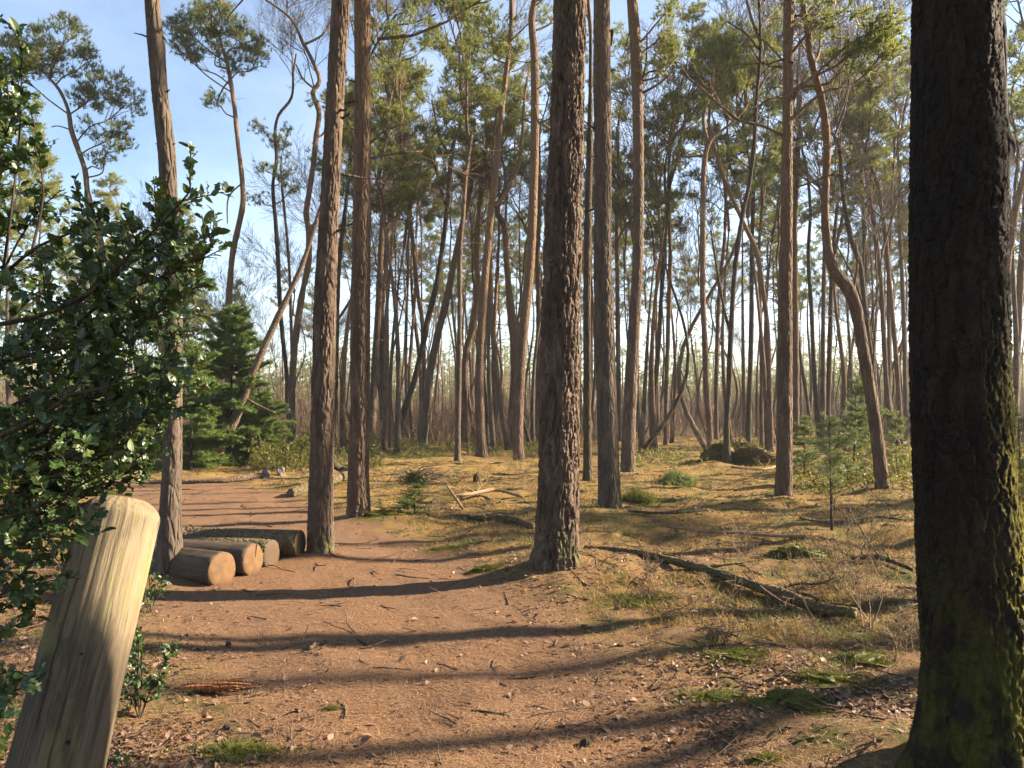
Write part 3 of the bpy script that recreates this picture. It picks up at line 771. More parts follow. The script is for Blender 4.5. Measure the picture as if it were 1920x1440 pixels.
# the dark mossy tree at the right edge
def dark_tree():
    D = 3.3
    pts = [(1830, 1473, 208), (1832, 1400, 194), (1832, 1250, 186), (1822, 1100, 184), (1806, 900, 170), (1798, 700, 163), (1793, 400, 156), (1792, 200, 150), (1792, 0, 147), (1793, -200, 142), (1794, -400, 138)]
    base = px2w(1830, 1473, D); loc = np.array([base[0], D, g1(base[0], D)])
    root = empty('broadleaf_tree', loc, 'massive dark mossy trunk in the foreground at the right edge', 'tree')
    P = np.array([[*(px2w(x, y, D) - loc), 0.5 * w / F * D] for x, y, w in pts])
    P[0, 2] = -0.02
    P = np.vstack([[P[0, 0] - (P[2, 0] - P[0, 0]), 0, -0.40, P[0, 3] * 1.04], P, [P[-1, 0] + 0.1, 0.2, P[-1, 2] + 3, 0.11], [P[-1, 0] + 0.3, 0.3, P[-1, 2] + 7, 0.06]])
    S = catmull(P, 0.009)
    cut = int(np.searchsorted(S[:, 2], 3.9))
    def dsp(th, s, rr):
        nu = 30; u = th / (2 * pi) * nu; cu, su = np.cos(th), np.sin(th)
        wu = 1.6 * (fbm_w(u * 0.5 * 2, s / 0.12, nu, 31, 3) - 0.5)
        n1 = fbm_w(u + wu, s / 0.11, nu, 33, 4); fis = sstep(0.0, 0.07, np.abs(n1 - 0.5))
        n2 = fbm_w(2 * u - wu, s / 0.035, 2 * nu, 35, 3); fis2 = sstep(0.0, 0.10, np.abs(n2 - 0.5))
        big = fbm(cu * 1.4 + s * 0.8, su * 1.4 - s * 0.5, 37, 3) - 0.5
        fine = fbm_w(u * 4, s * 150, nu * 4, 41, 4) - 0.5
        d = 0.011 * (0.7 * fis + 0.5 * fis2 * fis - 0.9) + 0.030 * big + 0.013 * fine
        lob = 0.5 + 0.5 * np.cos(th * 4 + 0.6 + 0.8 * np.sin(2 * th))
        d = d + 0.10 * (0.3 + 0.7 * lob) * np.exp(-np.clip(s - 0.38, 0, 9) / 0.22)
        # a folded scar that runs up the camera side
        sc = np.exp(-((np.mod(th + 1.12 + 0.25 * np.sin(s * 3), 2 * pi) - pi) ** 2) / 0.012) * sstep(0.9, 1.1, s) * sstep(1.75, 1.4, s)
        return d - 0.030 * sc
    mb = MB()
    mb.tube(S[:cut + 1, :3], S[:cut + 1, 3], 190, 0, cap=False, disp=dsp)
    S2 = S[cut - 3::14]; mb.tube(S2[:, :3], S2[:, 3] * 0.98, 20)
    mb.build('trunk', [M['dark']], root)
    # second stem close behind, parting from the trunk about 2.5 m up
    mb = MB()
    q = [(1858, 560, 40), (1866, 420, 42), (1868, 330, 44), (1872, 270, 40), (1870, 180, 34), (1869, 80, 32), (1866, 0, 30), (1866, -150, 28), (1880, -400, 26)]
    Q = np.array([[*(px2w(x, y, D + 0.10) - loc), 0.5 * w / F * D] for x, y, w in q])
    Q = catmull(Q, 0.02)
    mb.tube(Q[:, :3], Q[:, 3], 40, disp=lambda th, s, rr: 0.012 * (fbm(np.cos(th) * 3 + s * 9, np.sin(th) * 3 + s * 5, 51, 4) - 0.5) + 0.02 * np.exp(-((s - 0.66) ** 2) / 0.003))
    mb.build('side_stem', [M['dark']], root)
    # crown far above the frame
    for k, (az, el) in enumerate(((0.6, 0.9), (2.6, 1.0), (4.4, 0.8))):
        inst(BC[k], root, tuple(S[-1 - 40 * k, :3]), (0.5 * sin(az), 0.5 * cos(az), az), (1.1,) * 3, name='twig_crown')
    TREES.append((1800, 3.3, 'the massive mossy trunk'))
dark_tree()
# ------------------------------------------------------------------ the traced trees further back
def T(label, mat, pts, D=None, **k):
    name = k.pop('name', 'pine_tree')
    k.setdefault('k', 10); k.setdefault('step', 0.3)
    traced_tree(name, label, mat, pts, D, seed=len(TREES) + len(label), **k)

T('dead pine trunk leaning far right over the young spruce', 'dead', [(403, 874, 21), (413, 840, 19), (440, 787, 17), (460, 740, 15), (477, 693, 13), (500, 640, 12), (523, 590, 11), (547, 540, 10), (570, 487, 9), (600, 393, 7), (606, 375, 3)], D=23,
  name='leaning_dead_tree', k=14, sway=0.0, limbs=[(0, [(455, 742, 5), (480, 758, 4), (518, 775, 3)]), (0, [(462, 735, 4), (440, 715, 3)])], landmark='the leaning dead trunk')
T('slender pine with a round crown alone against open blue sky', 'pine_red', [(428, 840, 13), (428, 620, 12), (430, 563, 12), (437, 480, 11), (447, 433, 11), (457, 383, 10), (455, 333, 9), (447, 267, 8), (440, 200, 8), (430, 140, 7), (420, 100, 6), (410, 67, 5)], D=33,
  pads=[(400, 42, 62, 34), (345, 48, 36, 26), (452, 75, 42, 36), (375, 82, 46, 26), (328, 78, 20, 18, -0.5), (478, 110, 22, 26), (430, 118, 30, 20), (398, 20, 40, 18), (400, 186, 24, 13), (365, 105, 22, 14)], limbs=[(1, [(430, 150, 3), (412, 165, 3), (398, 185, 2)]), (0, [(455, 345, 3), (430, 372, 3), (428, 420, 2)])], landmark='the lone round-crowned pine')
T('crooked orange pine with flat layered foliage at the far left sky', 'pine_red', [(215, 842, 14), (205, 600, 12), (193, 467, 11), (180, 417, 10), (167, 360, 10), (163, 323, 9), (150, 283, 9), (137, 247, 9), (130, 207, 7), (113, 170, 6), (93, 147, 5)], D=32,
  pads=[(115, 75, 50, 32), (60, 100, 55, 34), (95, 125, 60, 22), (160, 112, 26, 20), (190, 160, 50, 30), (235, 185, 32, 30), (165, 185, 36, 20), (200, 245, 48, 22), (225, 278, 30, 12), (10, 110, 40, 40), (130, 45, 18, 14), (195, 300, 28, 12)], limbs=[(0, [(135, 245, 3), (112, 238, 2), (100, 240, 2)])])
T('dark forked tree with small pine tufts, left of the leaning trunk top', 'dark_thin', [(547, 836, 10), (540, 763, 9), (537, 697, 8), (530, 630, 8), (525, 563, 8), (522, 480, 8), (518, 417, 8), (513, 350, 7), (520, 300, 7), (517, 250, 6), (523, 217, 5), (547, 183, 5), (550, 133, 4), (555, 100, 3)], D=36, name='thin_tree',
  crown=bc(0, 0.93, 0.7), pads=[(490, 245, 26, 14), (515, 262, 22, 12), (535, 325, 24, 22), (500, 318, 14, 10), (492, 376, 22, 12), (545, 352, 16, 12)])
T('thin reddish stem beside the dark forked tree', 'pine_red', [(552, 832, 7), (548, 700, 6), (545, 600, 6), (540, 480, 5), (530, 367, 5), (526, 310, 3)], D=40, crown=cr(4, 0.99, 0.4), name='thin_tree')
T('kinked orange pine with bare branching top left of the log-row pine', 'pine_red', [(545, 838, 16), (547, 747, 14), (550, 680, 13), (557, 613, 13), (567, 547, 12), (577, 497, 12), (578, 433, 11), (573, 400, 11), (580, 350, 11), (587, 300, 11), (592, 250, 10), (597, 207, 10), (585, 173, 9), (598, 150, 8), (587, 117, 7), (567, 77, 6), (547, 37, 5), (520, 14, 4), (498, 0, 4)], D=34,
  limbs=[(1, [(590, 165, 5), (575, 152, 4), (560, 135, 4), (545, 105, 3)]), (1, [(570, 82, 5), (600, 60, 4), (612, 30, 3)]), (1, [(590, 258, 4), (606, 240, 4), (614, 190, 3)]), (1, [(578, 430, 6), (595, 405, 5), (604, 375, 4)])], crown=bc(1, 0.97, 0.8) + bc(2, 0.80, 0.6), landmark='the kinked orange pine')
T('thin mossy stem hidden close behind the log-row pine', 'moss_trunk', [(628, 830, 10), (630, 680, 9), (634, 513, 9), (642, 433, 9), (650, 367, 8), (660, 267, 7), (668, 200, 6), (690, 120, 5), (722, 62, 5), (745, 30, 4)], D=36, crown=bc(0, 0.97, 1.0) + bc(1, 0.85, 0.8), name='thin_tree',
  limbs=[(1, [(705, 90, 4), (690, 60, 4), (672, 25, 3)]), (1, [(730, 50, 4), (770, 42, 3), (815, 20, 3)])])
T('tall grey trunk just right of the close pair', 'pine', [(697, 832, 15), (698, 780, 14), (703, 680, 13), (710, 563, 12), (713, 480, 11), (718, 383, 10), (722, 317, 9), (729, 250, 8), (738, 180, 7)], D=38, pads=[(742, 165, 50, 40), (725, 215, 40, 30), (770, 140, 40, 30), (712, 120, 24, 28)], crown=cr(1, 0.95, 0.9))
T('slim wavy pine between the close pair and the dark leaning trunk', 'pine_red', [(795, 815, 8), (795, 713, 8), (793, 613, 8), (783, 547, 8), (777, 480, 8), (769, 393, 8), (773, 367, 7), (760, 310, 6), (748, 250, 5)], D=42, crown=cr(4, 0.95, 0.75))
T('dark trunk leaning right with a forked bare top', 'dark_thin', [(743, 818, 14), (757, 773, 12), (777, 713, 11), (793, 647, 11), (803, 597, 11), (817, 540, 10), (827, 480, 9), (837, 400, 9), (847, 283, 8), (862, 235, 5), (876, 190, 4)], D=40, name='leaning_tree',
  limbs=[(1, [(846, 290, 6), (827, 262, 5), (815, 217, 4), (806, 175, 3)]), (1, [(838, 395, 5), (815, 310, 5), (800, 260, 4), (788, 205, 3)]), (1, [(845, 350, 5), (868, 338, 4), (888, 320, 3)])], pads=[(868, 165, 48, 34), (840, 205, 30, 20), (905, 175, 26, 22), (880, 95, 24, 20)], crown=bc(1, 0.97, 0.9), landmark='the dark leaning trunk')
T('tall smooth grey trunk leaning right with a curved top', 'pine_grey', [(790, 838, 19), (795, 800, 17), (800, 763, 16), (807, 697, 15), (820, 630, 14), (837, 563, 13), (850, 497, 12), (860, 450, 11), (870, 400, 10), (884, 340, 9), (888, 300, 8), (884, 265, 8), (875, 233, 7), (868, 183, 6), (860, 133, 5)], D=36, crown=cr(2, 0.95, 0.85), name='leaning_tree',
  limbs=[(1, [(884, 340, 6), (902, 305, 6), (893, 280, 5), (886, 255, 4)])], landmark='the grey leaning trunk')
T('slim straight pine with pale sunlit foot among dry grass', 'pine', [(858, 866, 11), (859, 780, 10), (861, 680, 10), (862, 580, 9), (862, 480, 9), (868, 400, 8), (874, 320, 7), (884, 250, 6)], D=25, crown=cr(3, 0.96, 0.7))
T('orange pine leaning right behind the slim straight pine', 'pine_red', [(870, 830, 13), (871, 750, 12), (873, 667, 12), (887, 613, 12), (896, 540, 11), (893, 480, 10), (898, 400, 9), (908, 300, 8), (917, 230, 6)], D=36, crown=cr(0, 0.95, 0.9))
T('straight reddish pine with a curved side limb halfway up', 'pine_red', [(904, 858, 21), (901, 797, 19), (899, 713, 17), (902, 630, 16), (907, 547, 15), (913, 480, 14), (922, 383, 12), (930, 317, 11), (936, 250, 10), (943, 183, 10), (951, 117, 9), (958, 50, 8), (962, 0, 7)], D=27.5, extra=1.5, pads=[(915, 40, 50, 30), (945, 85, 36, 24), (900, 75, 30, 20), (1010, 30, 30, 22)], crown=cr(5, 0.88, 0.95),
  limbs=[(1, [(926, 388, 8), (943, 365, 8), (957, 340, 8), (973, 293, 8), (980, 233, 7), (984, 167, 5), (990, 110, 4)]), (0, [(922, 352, 4), (932, 270, 3), (948, 262, 3)])], landmark='the reddish pine with a curved limb')
T('curved trunk bending left at its middle behind the leaning sunlit pine', 'pine_red', [(955, 826, 12), (958, 780, 12), (963, 713, 12), (962, 647, 12), (956, 580, 12), (950, 480, 12), (946, 427, 12), (934, 402, 11), (932, 388, 9), (948, 352, 8), (962, 322, 7)], D=44, sway=0.05, crown=cr(1, 0.98, 0.8))
T('reddish pine with a bright sunlit right edge leaning to the upper right', 'pine_red', [(973, 868, 22), (971, 813, 20), (973, 747, 20), (977, 667, 20), (985, 580, 19), (995, 480, 17), (1001, 333, 16), (1003, 233, 16), (1003, 150, 15), (1001, 93, 14), (997, 40, 13), (1003, 0, 12)], D=24.8, extra=2, crown=cr(3, 0.92, 1.0), k=20, step=0.12,
  disp=bark_disp(22, 0.06, 0.12, 0.011, 0.03), hi_top=15, limbs=[(0, [(1003, 235, 4), (985, 222, 3), (975, 225, 2)]), (0, [(1008, 230, 5), (1030, 222, 4), (1045, 205, 3)]), (1, [(1000, 60, 4), (1030, 40, 4), (1050, 10, 3)])], landmark='the leaning sunlit pine')
T('narrow pine stem close to the left edge of the thickest pine', 'pine', [(1008, 828, 11), (1010, 700, 11), (1010, 580, 10), (1008, 480, 9), (1012, 380, 8), (1010, 300, 7)], D=42, crown=cr(0, 0.96, 0.8))
T('thin moss-green trunk squeezed between the thickest pine and its straight neighbour', 'moss_trunk', [(1102, 902, 17), (1101, 800, 15), (1101, 700, 15), (1100, 580, 14), (1101, 480, 14), (1103, 380, 13), (1106, 267, 11), (1108, 150, 8), (1109, 40, 6)], D=18.2, crown=bc(0, 0.98, 0.8), name='mossy_tree')
T('thin pine filling the gap between two larger straight pines', 'pine', [(1160, 828, 10), (1160, 720, 9), (1159, 647, 9), (1158, 530, 8), (1157, 430, 8), (1160, 330, 7), (1156, 240, 6)], D=43, crown=cr(4, 0.96, 0.9))
T('dark slender trunk right of the pine with snags', 'dark_thin', [(1223, 840, 11), (1227, 747, 10), (1235, 647, 9), (1240, 563, 8), (1246, 480, 8), (1250, 410, 7), (1258, 330, 6)], D=35, crown=bc(2, 0.97, 1.1), name='thin_tree')
T('thin reddish pine right of the dark slender trunk', 'pine_red', [(1248, 834, 8), (1250, 713, 8), (1254, 600, 7), (1256, 480, 7), (1252, 380, 6), (1255, 280, 5)], D=38, pads=[(1262, 200, 36, 30), (1285, 240, 26, 22), (1240, 240, 26, 20)], crown=cr(5, 0.95, 0.9))
T('orange pine with a forked top, left of the bowed dark stem', 'pine_red', [(1332, 852, 13), (1330, 797, 12), (1325, 730, 12), (1322, 647, 11), (1318, 560, 11), (1318, 480, 11), (1319, 365, 10), (1322, 300, 10), (1330, 266, 10), (1345, 250, 6), (1375, 228, 5), (1400, 200, 4)], D=29, sway=0.05, pads=[(1370, 70, 55, 40), (1420, 100, 45, 35), (1345, 120, 40, 28), (1330, 180, 26, 18), (1440, 50, 40, 34), (1400, 150, 40, 22)], crown=cr(4, 0.98, 0.5),
  limbs=[(1, [(1329, 268, 8), (1323, 225, 7), (1332, 185, 6), (1346, 160, 5), (1354, 130, 4)]), (1, [(1324, 290, 5), (1308, 288, 4), (1282, 285, 3)])], landmark='the fork-topped orange pine')
T('long thin reddish stem slanting left and crossing the fork-topped pine', 'pine_red', [(1446, 853, 11), (1444, 780, 10), (1442, 697, 10), (1440, 630, 9), (1435, 580, 9), (1427, 527, 9), (1416, 470, 9), (1395, 425, 8), (1370, 370, 8), (1350, 320, 8), (1336, 268, 7), (1326, 225, 6)], D=30.5, crown=cr(2, 0.98, 0.7), name='leaning_tree')
T('bowed dark stem with a mossy green foot in the clearing', 'dark_thin', [(1363, 871, 13), (1363, 797, 11), (1367, 730, 11), (1370, 647, 10), (1375, 547, 9), (1381, 480, 9), (1392, 400, 8), (1403, 350, 8), (1412, 277, 8), (1415, 200, 7), (1423, 100, 6), (1420, 0, 4)], D=24, crown=bc(1, 0.9, 0.8), name='thin_tree',
  limbs=[(1, [(1417, 180, 5), (1440, 140, 4), (1465, 120, 3)]), (1, [(1423, 100, 4), (1400, 60, 4), (1370, 30, 3)]), (1, [(1369, 620, 6), (1361, 570, 5), (1353, 500, 5), (1345, 420, 4)])], landmark='the bowed dark stem')
T('black straight stem standing behind the mossy mound', 'dark_thin', [(1403, 842, 11), (1405, 747, 10), (1408, 613, 9), (1408, 497, 8), (1411, 400, 7), (1416, 300, 6)], D=36, crown=bc(0, 0.97, 1.1), name='thin_tree')
T('thin pine leaning left of the bowed dark stem', 'pine', [(1343, 824, 8), (1343, 713, 8), (1346, 613, 8), (1351, 530, 7), (1360, 440, 6), (1362, 350, 6)], D=45, crown=cr(0, 0.95, 0.9))
T('slim reddish pine close beside the long slanting stem', 'pine_red', [(1428, 850, 8), (1428, 720, 7), (1427, 580, 7), (1424, 460, 6), (1432, 350, 5)], D=33, crown=cr(1, 0.95, 0.75))
T('pine partly hidden right behind the upright pine in the clearing', 'pine_red', [(1492, 834, 15), (1492, 700, 13), (1492, 560, 12), (1491, 480, 11), (1493, 380, 10), (1497, 272, 9), (1500, 180, 7)], D=38, crown=cr(3, 0.95, 1.0))
T('thin stem leaning left between the clearing pine and the dark pair', 'pine', [(1523, 822, 7), (1516, 770, 7), (1510, 730, 7), (1497, 647, 6), (1490, 560, 6), (1478, 450, 5), (1470, 380, 4)], D=42, crown=cr(4, 0.96, 0.6), name='leaning_tree')
T('dark wavy stem left of the S-bent pine', 'dark_thin', [(1539, 838, 10), (1532, 780, 9), (1526, 680, 8), (1523, 580, 8), (1517, 480, 7), (1520, 400, 6), (1514, 330, 5)], D=37, crown=bc(2, 0.97, 1.0), name='thin_tree')
T('straight grey pine directly left of a dark mossy stem', 'pine_grey', [(1541, 836, 15), (1543, 760, 11), (1544, 647, 9), (1546, 547, 8), (1547, 440, 7), (1550, 350, 6)], D=38.5, crown=cr(5, 0.95, 0.9))
T('dark mossy stem next to the straight grey pine', 'dark_thin', [(1550, 830, 10), (1553, 760, 9), (1557, 640, 9), (1559, 530, 8), (1563, 440, 7), (1568, 380, 6)], D=39, crown=bc(0, 0.97, 0.9), name='thin_tree')
T('dark stem with a crooked top rising behind the S-bend', 'dark_thin', [(1648, 832, 11), (1640, 720, 10), (1630, 640, 10), (1622, 560, 9), (1614, 495, 9), (1597, 445, 9), (1585, 385, 8), (1578, 335, 8), (1573, 280, 7), (1558, 250, 5)], D=34, crown=bc(1, 0.98, 0.9), name='thin_tree',
  limbs=[(1, [(1573, 285, 5), (1580, 262, 4), (1585, 240, 3)])])
T('slim pine right of the S-bent pine, leaning left at its top', 'pine', [(1683, 828, 11), (1667, 773, 10), (1661, 713, 9), (1655, 613, 9), (1650, 513, 8), (1640, 420, 8), (1630, 350, 7), (1622, 290, 5)], D=36, pads=[(1615, 215, 40, 26), (1590, 235, 24, 16), (1640, 250, 24, 18)], crown=cr(2, 0.96, 0.85))
T('wavy orange stem forked near its top, right of the S-bent pine', 'pine_red', [(1689, 822, 10), (1687, 780, 9), (1682, 697, 9), (1673, 597, 8), (1663, 497, 8), (1658, 440, 8), (1650, 383, 7), (1640, 333, 7), (1623, 293, 6), (1613, 240, 5), (1612, 215, 4)], D=37, crown=cr(4, 0.98, 0.6), name='thin_tree')
T('grey stem nearest to the massive mossy trunk on its left', 'pine_grey', [(1700, 818, 9), (1698, 763, 8), (1695, 613, 8), (1692, 497, 7), (1688, 400, 6), (1690, 300, 5)], D=46, crown=cr(0, 0.95, 1.0))
T('dark forked stem between the S-bent pine and the wavy orange stem', 'dark_thin', [(1627, 824, 9), (1622, 720, 8), (1620, 600, 8), (1620, 480, 8), (1617, 400, 7), (1613, 330, 6), (1606, 260, 4)], D=44, crown=bc(2, 0.97, 1.0), name='thin_tree',
  limbs=[(1, [(1618, 400, 5), (1628, 380, 5), (1634, 345, 4)])])
T('bare pale birch-like tree with fine twigs left of the massive trunk', 'twig', [(1665, 820, 8), (1667, 700, 7), (1666, 560, 7), (1668, 480, 6), (1673, 417, 5), (1675, 350, 5), (1682, 290, 4), (1700, 240, 3)], D=42, crown=bc(1, 0.97, 1.2) + bc(0, 0.85, 1.0), name='bare_tree')
T('leaning orange pine at the right edge behind the massive trunk', 'pine_red', [(1872, 838, 17), (1876, 740, 16), (1880, 650, 15), (1884, 513, 14), (1892, 450, 14), (1903, 383, 13), (1917, 333, 12), (1930, 260, 10), (1936, 180, 8)], D=33, crown=cr(3, 0.95, 0.9))
T('grey straight trunk at the right photo edge', 'pine_grey', [(1903, 832, 14), (1905, 740, 14), (1908, 647, 13), (1912, 513, 12), (1918, 400, 10), (1924, 300, 8)], D=39, crown=cr(1, 0.95, 0.9))

# ------------------------------------------------------------------ background pines and bare trees, each its own object
def variant_trunk(seed, mat, h, r, wob):
    rg = np.random.default_rng(seed); mb = MB()
    n = 14; z = np.linspace(-0.4, h, n)
    a, b = rg.normal(0, wob, 2), rg.normal(0, wob, 2)
    t = np.linspace(0, 1, n)
    x = a[0] * t + a[1] * np.sin(t * rg.uniform(3, 6)); y = b[0] * t + b[1] * np.sin(t * rg.uniform(3, 6))
    P = np.stack([x - x[1], y - y[1], z], 1)
    mb.tube(P, r * (1 - 0.72 * t) * (1 + 0.25 * np.exp(-np.clip(z, 0, 9) / 0.3)), 8)
    for k in range(int(rg.integers(3, 8))):
        f = rg.uniform(0.35, 0.95); j = int(f * (n - 1)); az = rg.uniform(0, 6.28)
        Q = curve(P[j], (cos(az), sin(az), rg.uniform(-0.1, 0.6)), rg.uniform(0.4, 1.8), 5, rg, 0.4)
        mb.tube(Q, np.linspace(0.022, 0.006, 5), 4, cap=False)
    return mb.build('trunk', [M[mat]], link=False), P[-1]
VT = [variant_trunk(300 + k, m, 12.0, r, w) for k, (m, r, w) in enumerate([('pine_red', 0.15, 0.3), ('pine', 0.17, 0.2), ('pine_red', 0.13, 0.5), ('pine', 0.14, 0.3), ('pine_red', 0.16, 0.2), ('pine_grey', 0.12, 0.4), ('pine_red', 0.12, 0.6)])]
VB = [variant_trunk(320 + k, m, 9.0, r, w) for k, (m, r, w) in enumerate([('dark_thin', 0.10, 0.6), ('twig', 0.085, 0.8), ('dark_thin', 0.075, 0.5), ('moss_trunk', 0.10, 0.9)])]

BG = []
rgb = np.random.default_rng(44)
taken = []
def too_close(px, D):
    return any(abs(px - a) < 7 and abs(D - b) < 4 for a, b in taken)
def bg_tree(px, D, h, kind, vi, ci):
    X = (px - CX) / F * D
    BG.append(dict(px=px, D=D, X=X, h=h, kind=kind, vi=vi, ci=ci)); taken.append((px, D))
tries = 0
while len(BG) < 150 and tries < 4000:                     # pines of the stand behind the clearing
    tries += 1
    px = rgb.uniform(600, 2010); D = rgb.uniform(30, 92) ** 1.0
    if too_close(px, D) or (px > 1480 and D < 46 and rgb.random() < 0.75): continue
    h = rgb.uniform(14.5, 20.0) if D > 42 else rgb.uniform(12.5, 16.5)
    bg_tree(px, D, h, 'pine', int(rgb.integers(0, len(VT))), int(rgb.integers(0, len(PC))))
while len(BG) < 195:
    px = rgb.uniform(640, 2000); D = rgb.uniform(30, 75)
    bg_tree(px, D, rgb.uniform(9, 14), 'bare', int(rgb.integers(0, len(VB))), int(rgb.integers(0, len(BC))))
for k in range(26):                                       # lower stand on the left, below the open sky
    px = rgb.uniform(-150, 600); D = rgb.uniform(50, 95)
    top = rgb.uniform(415, 530) + (50 if px > 330 else 0)
    bg_tree(px, D, EYE + (HY - top) / F * D - 3.0, 'pine', int(rgb.integers(0, len(VT))), int(rgb.integers(0, len(PC))))
for (px, D, top) in ((85, 44, 255), (20, 48, 210), (235, 52, 395), (300, 58, 420), (150, 60, 350), (360, 62, 440), (-60, 46, 190)):
    bg_tree(px, D, EYE + (HY - top) / F * D, 'yellow', 1, int(rgb.integers(0, 2)))
for k in range(16):
    bg_tree(rgb.uniform(250, 640), rgb.uniform(32, 70), rgb.uniform(5, 9), 'bare', int(rgb.integers(0, len(VB))), int(rgb.integers(0, len(BC))))

# labels of the background trees: between which two landmark trees they stand, counted from the left
marks = sorted([(px, n) for (px, D, n) in TREES])
names = {'pine': 'distant pine', 'bare': 'distant bare tree', 'yellow': 'bushy yellow green pine'}
groups = {'pine': 'distant pines behind the clearing', 'bare': 'bare trees between the distant pines', 'yellow': 'bushy yellow green pines at far left'}
ORD = ['', 'second', 'third', 'fourth', 'fifth', 'sixth', 'seventh', 'eighth', 'ninth', 'tenth', 'eleventh', 'twelfth', 'thirteenth', 'fourteenth', 'fifteenth', 'sixteenth', 'seventeenth', 'eighteenth', 'nineteenth', 'twentieth',
       'twenty-first', 'twenty-second', 'twenty-third', 'twenty-fourth', 'twenty-fifth', 'twenty-sixth', 'twenty-seventh', 'twenty-eighth', 'twenty-ninth', 'thirtieth']
cnt = {}
for b in sorted(BG, key=lambda b: b['px']):
    left = [n for p, n in marks if p <= b['px']]
    if left: where = 'right of ' + left[-1]
    else: where = 'left of ' + marks[0][1]
    if b['kind'] == 'yellow': where = 'against the far left sky'
    k = cnt.get((b['kind'], where), 0); cnt[(b['kind'], where)] = k + 1
    b['label'] = ('nearest ' if k == 0 and b['kind'] != 'yellow' else ('leftmost ' if k == 0 else ORD[min(k, 29)] + ' ')) + names[b['kind']] + ' ' + where
for b in BG:
    X, D = b['X'], b['D']; z = g1(X, D)
    nm = 'bare_tree' if b['kind'] == 'bare' else 'pine_tree'
    r = empty(nm, (X, D, z), b['label'], 'tree', groups[b['kind']], rz=rgb.uniform(0, 6.28))
    if b['kind'] == 'bare':
        t, top = VB[b['vi']]; s = b['h'] / 13.0; fz = s
        inst(t, r, sc=(s, s, fz), name='trunk'); c = BC[b['ci']]
        inst(c, r, (top[0] * s, top[1] * s, top[2] * fz - 0.1), (0, 0, rgb.uniform(0, 6.28)), (s * 1.1,) * 3, name='twig_crown')
    elif b['kind'] == 'yellow':
        t, top = VT[b['vi']]; hc = 9.0; zc = max(b['h'] - hc, 1.0); fz = (zc + 2) / 12.0
        inst(t, r, sc=(1, 1, fz), name='trunk')
        inst(YC[b['ci']], r, (top[0] * zc / 12, top[1] * zc / 12, zc), (0, 0, rgb.uniform(0, 6.28)), (rgb.uniform(1.0, 1.25),) * 2 + (1.0,), name='crown')
    else:
        t, top = VT[b['vi']]; s = rgb.uniform(0.85, 1.2); sc = rgb.uniform(0.75, 1.15); fz = max((b['h'] - 4.5 * sc), 3.0) / 12.0
        inst(t, r, sc=(s, s, fz), name='trunk')
        inst(PC[b['ci']], r, (top[0] * s, top[1] * s, 12 * fz - 0.05), (0, 0, rgb.uniform(0, 6.28)), (sc, sc, sc * 0.95), name='crown')

# trees just outside the frame on the right, whose shadows fall across the path
for i, (X, D, h, s, ci) in enumerate(((7.2, 7.05, 14, 1.0, 0), (9.6, 7.65, 15, 0.85, 1), (8.3, 10.0, 14, 1.1, 2), (15, 7.5, 15, 1.2, 3), (21, 8.6, 15, 1.2, 4), (29, 16.6, 15, 1.1, 2), (10, 12.2, 18, 1.0, 1), (13, 14.5, 18, 1.1, 3), (12.5, 17.5, 18, 1.0, 5), (17, 15.8, 18, 1.1, 0), (16, 20, 18, 1.0, 2), (20, 22.5, 18, 1.0, 4), (28, 6.9, 16, 1.1, 3), (12, 5.95, 15, 1.3, 0), (13.4, 6.45, 15, 1.1, 1))):
    r = empty('pine_tree', (X, D, g1(X, D)), 'pine outside the right frame edge that shades the path', 'tree', 'pines outside the right frame edge', rz=i * 1.3)
    t, top = VT[i % len(VT)]
    fz = (h - 4) / 12.0
    inst(t, r, sc=(s, s, fz), name='trunk')
    inst(PC[ci], r, (top[0] * s, top[1] * s, 12 * fz - 0.05), (0, 0, i * 2.0), (0.5,) * 3 if h > 17 else (1, 1, 1), name='crown')

